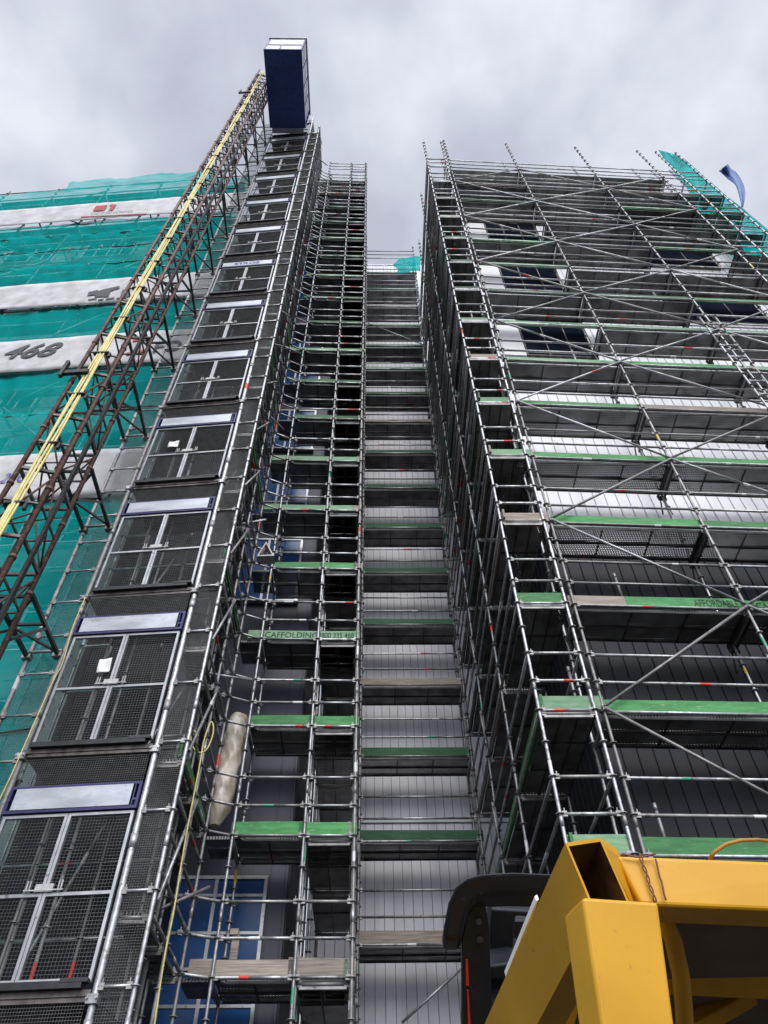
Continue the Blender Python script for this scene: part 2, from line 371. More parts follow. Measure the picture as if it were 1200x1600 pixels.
def run(S, O, u, n, pos, levels, w, top_extra=1.25, toe='g', deckskip=(), rails=(.5, 1.0), inner=True, brace=None, ground=0.0, planks=2,
        toe_over=None, outer_std=True, skip_std=(), deck_over=0.0, text=None, ledge=True, inner_rail=False, plain=False, hop=False):
    O, u, n = Vector(O), Vector(u).normalized(), Vector(n).normalized(); Z = Vector((0, 0, 1))
    def P(a, d, z): q = O + u * a + n * d; return Vector((q.x, q.y, z))
    ztop = levels[-1]
    for i, a in enumerate(pos):
        for d in ((0, w) if inner else (0,)):
            if (i, d > 0) in skip_std: continue
            p = P(a, d, 0); t = ztop + top_extra + rnd.uniform(-.1, .35)
            S.put('standard', standard_mb(p.x, p.y, ground, t, zref=levels[0] - .03), TUBE, (p.x, p.y, ground), (p.x, p.y, t))
    for k, z in enumerate(levels):
        for i in range(len(pos) - 1):
            a, b = pos[i], pos[i + 1]
            zl = z - .03
            S.put('ledger', tube_mb(P(a, 0, zl), P(b, 0, zl)), TUBE, P(a, 0, zl), P(b, 0, zl))
            if inner and not plain: S.put('ledger', tube_mb(P(a, w, zl), P(b, w, zl)), TUBE, P(a, w, zl), P(b, w, zl))
            for h in rails:
                S.put('guard_rail', tube_mb(P(a, 0, zl + h), P(b, 0, zl + h)), TUBE, P(a, 0, zl + h), P(b, 0, zl + h))
            if inner_rail: S.put('guard_rail', tube_mb(P(a, w, zl + 1), P(b, w, zl + 1)), TUBE, P(a, w, zl + 1), P(b, w, zl + 1))
            # toe board standing on the deck edge
            tk = toe_over.get((k, i), None) if toe_over else None
            if tk is None: tk = toe if not callable(toe) else toe(k, i)
            if tk:
                mb = MB(); tilt = rnd.uniform(-.012, .012); e0, e1 = rnd.uniform(-.02, .10), rnd.uniform(-.03, .08)
                hgt = rnd.uniform(.205, .235)
                A = P(a - e0, .045, z + .004 + tilt); B = P(b + e1, .045, z + .004 - tilt)
                pieces = [(A, B, tk)]
                if tk in ('tg', 'gt', 'pt'):
                    f = .32 if tk == 'tg' else .8; C = A.lerp(B, f); pieces = [(A, C, tk[0]), (C + u * .004, B, tk[1])]
                ms = []
                for q, (A1, B1, c) in enumerate(pieces):
                    mb.hexa([A1, B1, B1 + n * .038, A1 + n * .038, A1 + Z * hgt, B1 + Z * hgt, B1 + n * .038 + Z * hgt, A1 + n * .038 + Z * hgt], q); ms.append(BOARDS[c])
                ex = None
                if text and (k, i) in text:
                    tx = text[(k, i)]
                    def ex(o, tx=tx, A=A, B=B, hgt=hgt):
                        org = A.lerp(B, tx[1]) + Z * (hgt * .16)
                        lettering(tx[0], 'lettering', M['stencil'], o, org, B - A, Z, hgt * .66, width=(B - A).length * tx[2], bold=.012, lift=.004)
                S.put('toe_board', mb, ms, A, B, ex)
            if (k, i) not in deckskip:
                mb = MB(); pw = (w - .06 + deck_over) / planks
                for q in range(planks):
                    d0 = .09 + q * pw; d1 = d0 + pw - .018
                    A = P(a + .03, d0, z - .055); B = P(b - .03, d0, z - .055); D1 = n * (d1 - d0)
                    mb.hexa([A, B, B + D1, A + D1, A + Z * .05, B + Z * .05, B + D1 + Z * .05, A + D1 + Z * .05], 0)
                    for off in (0, 1):   # folded lips
                        e = D1 * off - n * (.004 if off == 0 else -.004)
                        mb.box((A + B) / 2 + e - Z * .008, (B - A) / 2, n * .0035, Z * .02, 1)
                    m_ = max(2, int((b - a) / .75))
                    for r in range(1, m_):
                        c = A.lerp(B, r / m_) + D1 / 2 - Z * .012; mb.box(c, u * .014, D1 / 2 * .96, Z * .009, 1)
                S.put('deck', mb, [M['deck'], M['deckrib']], P(a, w / 2, z), P(b, w / 2, z))
            if brace and i in brace[0]:
                if (k + i) % 2 == brace[1]: A, B = P(a, -.06, z + .02), P(b, -.06, levels[0] + 2 * (k + 1) + .0)
                else: A, B = P(b, -.06, z + .02), P(a, -.06, levels[0] + 2 * (k + 1))
                if k < len(levels) - 1:
                    mb = tube_mb(A, B, heads=False)
                    for Q in (A, B): mb.box(Q + n * .03, u * .03, n * .035, Z * .03, 6)
                    S.put('brace', mb, TUBE, A, B)
        if hop and k > 0:
            for i, a in enumerate(pos[1:4]):
                mb = MB()
                for da in (-.07, .07): mb.box(P(a + da, w / 2 + .05, z - .115), n * (w / 2 + .02), u * .016, Z * .03)
                mb.box(P(a, w + .04, z - .18), u * .09, n * .014, Z * .06)
                for da in (-.10, .10): mb.tube(P(a + da * .3, w + .05, z - .15), P(a + da, w + .10, z - .62), .016, 6)
                S.put('hop_up_bracket', mb, M['blacksteel'], P(a, 0, z), P(a, w, z))
        if inner:
            for i, a in enumerate(pos):
                mb = MB(); zt = z - .085
                mb.add(tube_mb(P(a, 0, zt), P(a, w, zt), bands=False))
                mb.box((P(a, w / 2, zt - .05)), n * (w / 2 - .05), u * .02, Z * .018, 6)
                S.put('transom', mb, TUBE, P(a, 0, zt), P(a, w, zt))
    return P

Z = Vector((0, 0, 1))
# ------------------------------------------------------------------ ground
g = MB(); g.poly([(-900, -900, 0), (900, -900, 0), (900, 900, 0), (-900, 900, 0)])
tag(g.build('ground', M['ground']), kind='structure')

# ------------------------------------------------------------------ buildings
def skew_block(mb, O, u, a0, a1, depth, z0, z1, mi=0):
    O, u = Vector(O), Vector(u); n = Vector((0, 1, 0))
    A, B = O + u * a0, O + u * a1
    p = [A, B, B + n * depth, A + n * depth]
    mb.hexa([Vector((q.x, q.y, z0)) for q in p] + [Vector((q.x, q.y, z1)) for q in p], mi)
def ribs(mb, O, u, a0, a1, z0, z1, step, w=.0065, d=.022, mi=0):
    O, u = Vector(O), Vector(u); a = a0 + step
    while a < a1:
        c = O + u * a; mb.box((c.x, c.y - d / 2, (z0 + z1) / 2), u * w, (0, d / 2, 0), (0, 0, (z1 - z0) / 2 - .002), mi); a += step
def window(parent, O, u, a0, a1, z0, z1, vm, hm, fm, pm, fw=.05, fd=.07, sill=True):
    O, u = Vector(O), Vector(u); nn = Vector((0, -1, 0))
    W = a1 - a0
    mb = MB()
    def bar(x0, x1, y0, y1, d=fd):
        c = O + u * ((x0 + x1) / 2); mb.box(Vector((c.x, c.y - d / 2, (y0 + y1) / 2)), u * ((x1 - x0) / 2), (0, d / 2, 0), (0, 0, (y1 - y0) / 2))
    bar(a0, a1, z0, z0 + fw); bar(a0, a1, z1 - fw, z1)
    bar(a0, a0 + fw, z0 + fw, z1 - fw); bar(a1 - fw, a1, z0 + fw, z1 - fw)
    for f in vm: bar(a0 + W * f - fw / 2, a0 + W * f + fw / 2, z0 + fw, z1 - fw, fd - .004)
    for z in hm: bar(a0 + fw, a1 - fw, z - fw * .4, z + fw * .4, fd - .008)
    fr = mb.build('window', fm, parent)
    pb = MB(); c = O + u * ((a0 + a1) / 2)
    pb.box(Vector((c.x, c.y - .040, (z0 + z1) / 2)), u * (W / 2 - fw * .6), (0, .006, 0), (0, 0, (z1 - z0) / 2 - fw * .6))
    pb.build('pane', pm, fr)
    if sill:
        sb = MB(); sb.box(Vector((c.x, c.y - .075, z0 - .022)), u * (W / 2 + .03), (0, .072, 0), (0, 0, .018)); sb.build('sill', fm, fr)
    return fr

# right block
UR = Vector((1, .04, 0)); OR = Vector((3.52, 9.90, 0)); WL = 11.5
bR = thing('clad_building', 'building clad black below and white above behind the right hand scaffold', 'building', (8, 13, 0))
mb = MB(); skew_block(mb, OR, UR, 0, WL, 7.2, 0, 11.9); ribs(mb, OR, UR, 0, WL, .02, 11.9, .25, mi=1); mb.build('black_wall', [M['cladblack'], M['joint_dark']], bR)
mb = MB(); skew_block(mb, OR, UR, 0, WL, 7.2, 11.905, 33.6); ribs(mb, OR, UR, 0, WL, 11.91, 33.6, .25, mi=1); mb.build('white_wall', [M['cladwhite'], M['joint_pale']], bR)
mb = MB(); skew_block(mb, OR - Vector((.06, .06, 0)), UR, 0, WL + .12, .30, 33.605, 33.95); mb.build('parapet', M['concrete'], bR)
mb = MB(); mb.abox(OR.x - .03, OR.x - .004, OR.y + .02, OR.y + 7.1, 0.02, 33.5)
for q in range(26): mb.abox(OR.x - .055, OR.x - .03, OR.y + .15 + q * .27, OR.y + .17 + q * .27, .03, 33.4)
mb.build('side_wall', M['cladblack'], bR)
for z0, z1 in ((19.9, 22.3), (24.3, 26.8), (28.6, 31.1)):
    window(bR, OR, UR, .82, 2.80, z0, z1, (.33, .66), (), M['mastgrey'], M['glass'], fw=.03, sill=False)
    pn = MB(); c = OR + UR * .44; pn.box((c.x, c.y - .03, (z0 + z1) / 2), UR * .36, (0, .022, 0), (0, 0, (z1 - z0) / 2)); pn.build('infill_panel', M['white'], bR)
for z0, z1 in ((22.5, 25.3), (26.8, 29.6)):
    window(bR, OR, UR, 5.9, 8.85, z0, z1, (.33, .66), (), M['mastgrey'], M['glass'], fw=.03, sill=False)
for z0 in (15.2, 19.2, 23.4, 27.6):
    window(bR, OR, UR, 9.6, 10.9, z0, z0 + 1.9, (.5,), (), M['white'], pbr('pale_green_glass', (.25, .50, .47), (.35, .62, .58), 1, .15))

# rear block in the gap
OB = Vector((-1.36, 16.55, 0)); UB = Vector((1, .0, 0))
bB = thing('rear_building', 'recessed building face clad in silver grey ribbed panels closing the gap', 'building', (1, 17, 0))
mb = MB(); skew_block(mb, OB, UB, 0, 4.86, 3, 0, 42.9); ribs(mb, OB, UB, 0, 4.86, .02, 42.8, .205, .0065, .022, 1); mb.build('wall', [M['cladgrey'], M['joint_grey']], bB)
for z in (9.9, 15.9, 21.9, 27.9):
    f = MB(); f.abox(-1.33, 3.4, 16.505, 16.549 - .024, z, z + .07); f.build('flashing', M['cladgrey'], bB)

# middle block with blue filmed windows
OM = Vector((-5.55, 12.62, 0)); UM = Vector((1, .02, 0))
bM = thing('blue_window_building', 'slate clad building with blue windows in white frames behind the narrow scaffold', 'building', (-3.4, 14, 0))
mb = MB(); skew_block(mb, OM, UM, 0, 4.15, 3.8, 0, 43.0)
for a in (.02, .62, 3.86, 4.1):
    c = OM + UM * a; mb.box((c.x, c.y - .012, 21.5), UM * .008, (0, .012, 0), (0, 0, 21.4))
mb.build('wall', M['cladnavy'], bM)
mb = MB(); skew_block(mb, Vector((-5.3, 11.15, 0)), UM, 0, 2.1, 1.4, 0, 42.0); mb.build('dark_bay', M['cladblack'], bM)
mb = MB(); mb.abox(-1.396, -1.372, 12.74, 16.5, .02, 42.9); mb.build('side_wall', M['cladblack'], bM)
for j in range(-3, 10):
    z0 = 13.23 + 3 * j
    if j in (-2, -1): continue
    if j == -3: window(bM, OM, UM, 2.15, 3.83, 4.1, 7.05, (.5,), (4.62, 5.17, 5.66, 6.17, 6.74), M['lightsteel'], M['bluefilm'], fw=.055)
    else: window(bM, OM, UM, 2.15, 3.83, z0, z0 + 2.15, (.5,), (z0 + .62,), M['lightsteel'], M['bluefilm'], fw=.055)

# block behind the nets
def Yn(x): return 10.0 - .08 * (x + 7)
OL = Vector((-20.0, Yn(-20) + 1.75, 0)); UL = Vector((1, -.08, 0))
bL = thing('netted_building', 'pale building face seen dimly through the teal scaffold nets', 'building', (-12, 14, 0))
mb = MB(); skew_block(mb, OL, UL, 0, 14.3, 6, 0, 36.2); mb.build('wall', M['concrete'], bL)
for k in range(11):
    for i in range(4):
        a = .9 + i * 3.4; window(bL, OL, UL, a, a + 2.2, 2.2 + 3 * k, 3.9 + 3 * k, (.25, .5, .75), (3.1 + 3 * k,), M['white'], M['glass'])

# ------------------------------------------------------------------ right hand scaffold, facade run
LR = [5.593 + 2 * k for k in range(15)]
SR = Scaffold('facade_scaffold', 'tall silver scaffold with zigzag braces and green toe boards across the right hand facade', (8, 9, 0))
rcol = {0: 'g', 1: 'g', 2: 'g', 3: 'g', 4: 'g', 5: 't', 6: 'p', 7: 'p', 8: 'd', 9: 'p', 10: 'd', 11: 'd', 12: 'd', 13: 't', 14: None}
def toeR(k, i):
    if k == 2 and i == 0: return 'tg'
    c = rcol[k]
    if c and rnd.random() < .14: return rnd.choice(['p', 't', 'g', 'g'])
    if c and k > 7 and rnd.random() < .55: return None
    return c
posR = [0, 2.83, 6.0, 8.85, 9.72, 10.65]
skipR = {(7, 0), (9, 0), (11, 0), (10, 2), (8, 2), (14, 3), (14, 4)}
PR = run(SR, (3.25, 8.74, 0), UR, (0, 1, 0), posR, LR, .80, toe=toeR, deckskip=skipR, hop=True, brace=((0, 1, 2), 1),
         text={(2, 0): ('AFFORDABLE', .70, .255), (2, 1): ('SCAFFOLDING  0800 335 468', .04, .62), (7, 0): ('AFFORDABLE SCAFFOLDING', .42, .5)}, top_extra=4.0)
for a, b, c in ((972, 897, 933), (1046, 1256, 1334), (905, 548, 575), (1035, 455, 478)):   # half-height posts clamped to the rails
    p = at(a, c, 9.0, .04); q = at(a, b, 9.0, .04)
    SR.put('clamped_stub', standard_mb(p.x, p.y, p.z, q.z, ring=0), TUBE, p, (p.x, p.y, q.z))
# bracing tower of close standards near the right edge
for dx in (0, .42):
    SR.put('standard', standard_mb(8.62 + dx, 8.55, 0, 19.6, zref=5.563), TUBE, (8.62 + dx, 8.55, 0), (8.62 + dx, 8.55, 19.6))
for k in range(24):
    z = 6 + k * .57; SR.put('ladder_rung', tube_mb((8.62, 8.55, z), (9.04, 8.55, z), bands=False), TUBE, (8.62, 8.55, z), (9.04, 8.55, z))
SR.finish()

# right hand scaffold, return along the gap
SS = Scaffold('gap_scaffold', 'dark scaffold run along the side wall right of the gap', (2.7, 12, 0))
scol = ['p', 'p', 'g', 't', 'p', 'p', 't', 'p', 'd', 'd', 'd', 'p', 'd', 'd', None]
PS = run(SS, (2.33, 8.70, 0), (0, 1, 0), (1, 0, 0), [0, 2.25, 4.48, 6.70], LR, .78, planks=3, inner_rail=True, toe=lambda k, i: (None if k > 13 else rnd.choice(['d', 't', 't', None]) if k > 1 else 'g'), deckskip={(14, 0), (14, 1), (14, 2)}, top_extra=3.7)
for k, z in enumerate(LR):      # closed end facing the street
    zl = z - .03
    for h in (0, .5, 1.0): SS.put('guard_rail', tube_mb(PS(0, 0, zl + h), PS(0, .78, zl + h)), TUBE, PS(0, 0, zl + h), PS(0, .78, zl + h))
    c = scol[k]
    if c:
        A, B = PS(.03, .0, z + .004), PS(.03, .95 if k in (1, 4, 3) else .80, z + .004)
        mb = MB(); dn = Vector((0, .038, 0)); h = Z * .225
        mb.hexa([A, B, B + dn, A + dn, A + h, B + h, B + dn + h, A + dn + h]); SS.put('toe_board', mb, BOARDS[c], A, B)
    p = PS(-.12, rnd.uniform(.3, .7), 0)
    if k % 3 == 1: SS.put('clamped_stub', standard_mb(p.x, p.y + .3, z - .1, z + rnd.uniform(.6, 1.0)), TUBE, (p.x, p.y, z), (p.x, p.y, z + .9))
    if k in (0, 1, 2, 3, 4, 5, 6, 8, 10):   # stubs jutting into the gap
        y = 8.7 + rnd.choice([2.25, 4.48]) - .12; SS.put('clamped_stub', tube_mb((2.30, y, z + .15), (2.27, y + .02, z + .95), bands=False), TUBE, (2.3, y, z), (2.3, y, z + 1))
SS.finish()

# ------------------------------------------------------------------ rear scaffold across the gap
LB = [6.97 + 2 * k for k in range(18)]
SB = Scaffold('rear_scaffold', 'shaded scaffold with green boards and long rails crossing the back of the gap', (1, 15.8, 0))
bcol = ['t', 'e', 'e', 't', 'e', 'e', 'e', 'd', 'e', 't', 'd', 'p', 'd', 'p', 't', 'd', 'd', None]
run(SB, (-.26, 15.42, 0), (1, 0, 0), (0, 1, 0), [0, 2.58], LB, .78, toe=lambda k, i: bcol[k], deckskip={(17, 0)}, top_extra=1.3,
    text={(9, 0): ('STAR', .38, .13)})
SB.put('brace', tube_mb(at(575, 505, 15.35), at(660, 538, 15.35), heads=False), TUBE, (0, 15.4, 26), (2, 15.4, 26))
SB.put('brace', tube_mb(at(628, 1598, 15.3), at(722, 1513, 15.3), heads=False), TUBE, (0, 15.4, 5), (2, 15.4, 6))
SB.finish()

# ------------------------------------------------------------------ narrow middle scaffold
LM = [5.22 + 2 * k for k in range(20)]
SM = Scaffold('narrow_scaffold', 'narrow silver scaffold tower two bays wide between hoist tower and gap', (-1.2, 12, 0))
mcol = ['t', 'g', 'g', 'p', 'g', 'pt', 'p', 'd', 'd', 'p', 'd', 'd', 'p', 'd', 'p', 'd', 'd', 't', 'd', None]
def toeM(k, i):
    c = mcol[k]
    if c == 'pt': return 'p' if i == 0 else 'pt'
    if k == 4 and i == 1: return 'gt'
    return c
run(SM, (-2.20, 11.50, 0), (1, .02, 0), (0, 1, 0), [0, 1.13, 1.93], LM, .78, toe=toeM, deckskip={(19, 0), (19, 1)}, top_extra=1.2, planks=2, deck_over=.12,
    text={(3, 0): ('SCAFFOLDING', .02, .93), (3, 1): ('0800 335 468', .02, .84)})
for k, z in enumerate(LM[:-1]):
    if k == 2: continue
    mb = MB()
    for q in range(2): mb.abox(-2.66, -2.25, 11.58 + q * .36, 11.58 + q * .36 + .34, z - .055, z - .005)
    SM.put('deck', mb, [M['deck'], M['deckrib']], (-2.66, 11.9, z), (-2.25, 11.9, z))
    if mcol[k] and k % 3 != 1:
        mb = MB(); mb.abox(-2.58 + rnd.uniform(-.1, .15), -2.225, 11.52, 11.556, z + .006, z + .215); SM.put('toe_board', mb, BOARDS[mcol[k][0]], (-2.58, 11.5, z), (-2.2, 11.5, z))
# run along the left wall of the gap
run(SM, (-.29, 11.62, 0), (0, 1, 0), (-1, 0, 0), [0, 1.9, 3.8], LM, .76, toe=lambda k, i: rnd.choice(['d', 't', None]) if k < 19 else None, deckskip={(19, 0), (19, 1)}, top_extra=1.2, rails=(.5, 1.0), plain=True)
SM.finish()
a_, b_ = at(368, 1500, 11.75), at(366, 1462, 11.75)
mb = MB(); mb.box((a_ + b_) / 2, (.055, 0, 0), (0, .03, 0), (0, 0, (b_.z - a_.z) / 2)); mb.box(b_ + Z * .04, (.06, 0, 0), (0, .05, 0), (0, 0, .04))
mb.build('timber_prop', M['timber'], SM.root)
# return towards the hoist tower
SL = Scaffold('linking_scaffold', 'cluttered short run of tubes linking the hoist tower to the narrow scaffold', (-2.6, 10.4, 0))
run(SL, (-2.60, 9.28, 0), (0, 1, 0), (-1, 0, 0), [0, 1.0, 2.05], LM[:-1], .42, toe=lambda k, i: 'g' if k % 2 else None, top_extra=1.0, planks=1, rails=(.5, 1.0, 1.5))
for k, z in enumerate(LM[:-1]):
    for h in (0, .5, 1.0):
        a, b = Vector((-2.6, 11.33, z + h - .03)), Vector((-2.23, 11.5, z + h - .03))
        SL.put('ledger', tube_mb(a - Vector((.15, .07, 0)), b + Vector((.22, .1, 0)), bands=False), TUBE, a, b)
    SL.put('brace', tube_mb((-2.56, 9.28, z + .1), (-2.56, 10.28, z + 1.9), heads=False), TUBE, (-2.6, 9.28, z), (-2.6, 10.28, z + 2))
    if k % 2 == 0:
        p0 = Vector((-2.62, 10.6, z + .35 + .4 * rnd.random())); d = Vector((rnd.uniform(.4, .75), rnd.uniform(.1, .6), rnd.uniform(-.1, .5)))
        SL.put('loose_tube', tube_mb(p0 - d * .4, p0 + d * .7, heads=False), TUBE, p0, p0 + d)
SL.finish()

# ------------------------------------------------------------------ hoist tower
UT = Vector((1, -.09, 0)).normalized(); NT = Vector((.09, 1, 0)).normalized(); OT = Vector((-3.0, 9.17, 0))
def PT(a, d, z): q = OT + UT * a + NT * d; return Vector((q.x, q.y, z))
GZ = [4.38 + 3 * j for j in range(-1, 13)]     # landing levels
ZT = 43.2
T = Scaffold('hoist_tower', 'slim tower of thick grey tubes carrying the stacked mesh landing gates', (-3.9, 9.8, 0))
for a, d, r in ((-2.45, 0, .036), (-1.885, 0, .044), (.015, 0, .044), (.44, .0, .028), (-2.45, 1.35, .026), (-1.885, 1.35, .026), (-.95, 1.35, .026), (.015, 1.35, .026), (-1.6, .75, .024), (-1.25, .95, .024)):
    p = PT(a, d, 0); zt = ZT + rnd.uniform(0, .8) - (2 if a > .3 else 0)
    T.put('standard', standard_mb(p.x, p.y, 0, zt, r=r, ring=(1.0 if r < .035 else 0), zref=.38), TUBE[6:] * 1 + TUBE[1:6] + [M['galv']] if False else [M['galv2'], M['red'], M['wht'], M['grn_t'], M['galv'], M['blu_t'], M['galv']], p, (p.x, p.y, zt))
z = 1.2
while z < ZT - .3:
    a = PT(-2.45, -.03, z); b = PT(-1.885, -.03, z); T.put('ledger', tube_mb(a, b, .019, bands=False), TUBE, a, b); z += .75
z = 1.38
while z < ZT - 2:
    a = PT(.015, -.02, z); b = PT(.44, -.02, z); T.put('ledger', tube_mb(a, b, .02, bands=False), TUBE, a, b)
    a = PT(.44, 0, z); b = Vector((-2.60, 9.28, z)); T.put('ledger', tube_mb(a, b, .02, bands=False, heads=False), TUBE, a, b)
    a = PT(-2.45, 1.35, z); b = PT(.015, 1.35, z); T.put('ledger', tube_mb(a, b, .022), TUBE, a, b)
    a = PT(.3, .3, z + .4); b = PT(-1.9, 1.0, z + .5); 
    z += 1.0
for j, gz in enumerate(GZ):
    a, b = (PT(-1.8, 1.3, gz + .1), PT(-.95, 1.3, gz + 2.8)) if j % 2 else (PT(-.95, 1.3, gz + .1), PT(0, 1.3, gz + 2.8))
    T.put('brace', tube_mb(a, b, heads=False), TUBE, a, b)
    mb = MB(); mb.box(PT(-.935, .66, gz - .09), UT * .90, NT * .60, Z * .03); mb.box(PT(-.935, 1.0, gz - .16), UT * .9, NT * .03, Z * .04); mb.box(PT(-.935, .45, gz - .16), UT * .9, NT * .03, Z * .04)
    T.put('landing_deck', mb, M['darkmat'], PT(-1.8, .7, gz), PT(0, .7, gz))
    for a in (-1.885, .015):
        mb = MB(); c = PT(a, -.01, gz - .12); mb.box(c, UT * .062, NT * .06, Z * .045); mb.tube(c + UT * .05 - NT * .09, c + UT * .05 + NT * .02, .012); mb.tube(c - UT * .05 - NT * .09, c - UT * .05 + NT * .02, .012)
        T.put('clamp', mb, M['galv'], c, c + Z * .3)
def mesh_panel(W, H, step=.042, r=.0018):
    mb = MB(); x = step / 2
    while x < W: mb.tube((x, 0, 0), (x, 0, H), r, 4, caps=False); x += step
    z = step / 2
    while z < H: mb.tube((0, -.003, z), (W, -.003, z), r * 1.15, 4, caps=False); z += step
    return mb
def place(mb, O, u, n):
    o = MB(); o.f, o.m, o.sm = mb.f, mb.m, [False] * len(mb.sm); u, n = Vector(u), Vector(n)
    o.v = [tuple(O + u * x + n * y + Z * z) for x, y, z in mb.v]; return o
pl, prr = mesh_panel(.50, 2.98), mesh_panel(.40, 2.98, .03, .0019)
pd = mesh_panel(1.3, 2.98, .04, .0020)
for j in range(-1, 13):
    z = 4.38 + 3 * j - .1
    T.put('mesh_panel', place(pl, PT(-2.42, .02, z), UT, NT), M['wire'], PT(-2.4, 0, z), PT(-2.4, 0, z + 3))
    if j < 12: T.put('mesh_panel', place(prr, PT(.04, .0, z), UT, NT), M['wire'], PT(.1, 0, z), PT(.1, 0, z + 3))
    T.put('mesh_panel', place(pd, PT(.03, .04, z), NT, UT), M['wire'], PT(.03, .5, z), PT(.03, .5, z + 3))
T.finish()

# ------------------------------------------------------------------ landing gates
def make_gate():
    root = thing('landing_gate', '-', 'gate')
    def b(mb, x0, x1, z0, z1, y0=-.02, y1=.02, mi=0): mb.abox(x0, x1, y0, y1, z0, z1, mi)
    for s in (-1, 1):
        mb = MB(); x0, x1 = (-.865, -.004) if s < 0 else (.004, .865)
        b(mb, x0, x0 + .038, .06, 2.02); b(mb, x1 - .038, x1, .06, 2.02); b(mb, x0 + .038, x1 - .038, .06, .098); b(mb, x0 + .038, x1 - .038, 1.982, 2.02); b(mb, x0 + .038, x1 - .038, .985, 1.023, -.017, .017)
        leaf = mb.build('gate_leaf', M['lightsteel'], root)
        place(mesh_panel(.80, 1.90), Vector((x0 + .03, .012, .09)), (1, 0, 0), (0, 1, 0)).build('mesh_panel', M['wire'], leaf)
    mb = MB(); b(mb, -.11, .11, 1.03, 1.12, -.045, -.021); b(mb, -.24, .24, 1.04, 1.055, -.05, -.04); b(mb, -.22, -.205, 1.04, 1.16, -.05, -.04); b(mb, .205, .22, 1.04, 1.16, -.05, -.04); b(mb, .17, .182, 1.04, 1.16, -.05, -.04); b(mb, -.182, -.17, 1.04, 1.16, -.05, -.04)
    mb.build('latch_box', M['latch'], root)
    mb = MB(); b(mb, -.89, .89, 2.035, 2.075, -.05, .03); b(mb, -.89, .89, 2.375, 2.41, -.05, .03); b(mb, -.89, -.855, 2.075, 2.375, -.05, .03); b(mb, .855, .89, 2.075, 2.375, -.05, .03)
    b(mb, .80, .815, 2.075, 2.375, -.045, .0); b(mb, .815, .855, 2.15, 2.18, -.045, .0); b(mb, -.86, -.84, 2.2, 2.23, -.07, .03)
    hf = mb.build('header_frame', M['purple'], root)
    mb = MB(); b(mb, -.80, .78, 2.078, 2.372, -.058, -.046)
    for x in (-.7, -.35, 0, .35, .68):
        for z in (2.095, 2.355): mb.tube((x, -.062, z), (x, -.057, z), .010, 6)
    mb.build('header_plate', M['silver'], root)
    mb = MB(); b(mb, -.87, .87, 2.412, 2.425, -.01, .01); mb.build('upper_rail', M['lightsteel'], root)
    place(mesh_panel(1.74, .48, .033, .0022), Vector((-.87, .0, 2.42)), (1, 0, 0), (0, 1, 0)).build('upper_mesh', M['wire'], root)
    mb = MB(); b(mb, -.84, .80, -.02, .055, -.10, .02); b(mb, .55, .86, .035, .075, -.105, -.02); mb.build('sill_plate', M['blacksteel'], root)
    mb = MB(); b(mb, -.93, .90, -.085, -.022, -.035, .03); b(mb, -.86, .86, -.135, -.087, -.02, .03); mb.build('sill_channel', M['mastgrey'], root)
    return root
proto = make_gate()
def copy_tree(o, parent=None):
    c = o.copy(); COL.objects.link(c)
    if parent: c.parent = parent
    for ch in list(o.children): copy_tree(ch, c)
    return c
EXT = {1: 'mesh landing gate with wide silver header, lowest one shown whole at the left edge',
       2: 'mesh landing gate with scribbled silver header and paper notice, second whole one from the bottom',
       4: 'mesh landing gate with small white paper on its left leaf, fourth from the bottom',
       7: 'mesh landing gate with blue lettering on its silver header plate',
       0: 'lowest landing gate, only its top mesh showing in the bottom left corner',
       13: 'topmost small landing gate of the hoist tower, just under the blue cage'}
NUM = ['', 'first', 'second', 'third', 'fourth', 'fifth', 'sixth', 'seventh', 'eighth', 'ninth', 'tenth', 'eleventh', 'twelfth', 'thirteenth']
gates = []
for j, gz in enumerate(GZ):
    o = proto if j == 0 else copy_tree(proto)
    o.location = PT(-.935 + rnd.uniform(-.008, .008), rnd.uniform(-.008, .008), gz); o.rotation_euler = (rnd.uniform(-.006, .006), rnd.uniform(-.006, .006), math.atan2(UT.y, UT.x) + rnd.uniform(-.008, .008))
    tag(o, EXT.get(j, 'mesh landing gate with plain silver header, %s whole one from the tower bottom' % NUM[j]), 'gate', 'landing gates stacked up the hoist tower')
    gates.append(o)
def on_gate(j, txt, mat, x, z, size, width, bold):
    ob = lettering(txt, 'lettering', mat, None, (x, 0, z), (1, 0, 0), (0, 0, 1), size, width, bold=bold, lift=.062)
    pl_ = [c for c in gates[j].children if c.name.startswith('header_plate')][0]
    ob.parent = pl_
on_gate(7, 'STROS', M['blueprint'], -.42, 2.13, .19, .80, .03)
on_gate(2, 'VII', M['greyprint'], -.68, 2.28, .07, .16, 0)
def paper(px, py, w, h, lab):
    P = at(px, py, 9.17 - .06 - .09 * 3.0 * -1 * 0, -.09); P = P.copy()
    yy = 9.17 - .09 * (P.x + 3.0) - .05; P = at(px, py, yy)
    mb = MB(); rot = rnd.uniform(-.08, .08)
    def fn(a, b):
        x = (a - .5) * w; z = (b - .5) * h
        return P + UT * (x * math.cos(rot) - z * math.sin(rot)) + Z * (x * math.sin(rot) + z * math.cos(rot)) - NT * (.012 * math.sin(a * 5 + b * 3) + .02 * (b < .15) * a)
    mb.grid(fn, 6, 6)
    o = mb.build('paper_notice', M['paper']); s = o.modifiers.new('thick', 'SOLIDIFY'); s.thickness = .002
    tag(o, lab, 'notice')
paper(163, 1040, .20, .27, 'crumpled white paper notice tied to a gate low in the hoist tower')
paper(271, 694, .22, .22, 'small white paper notice fixed to a gate halfway up the hoist tower')

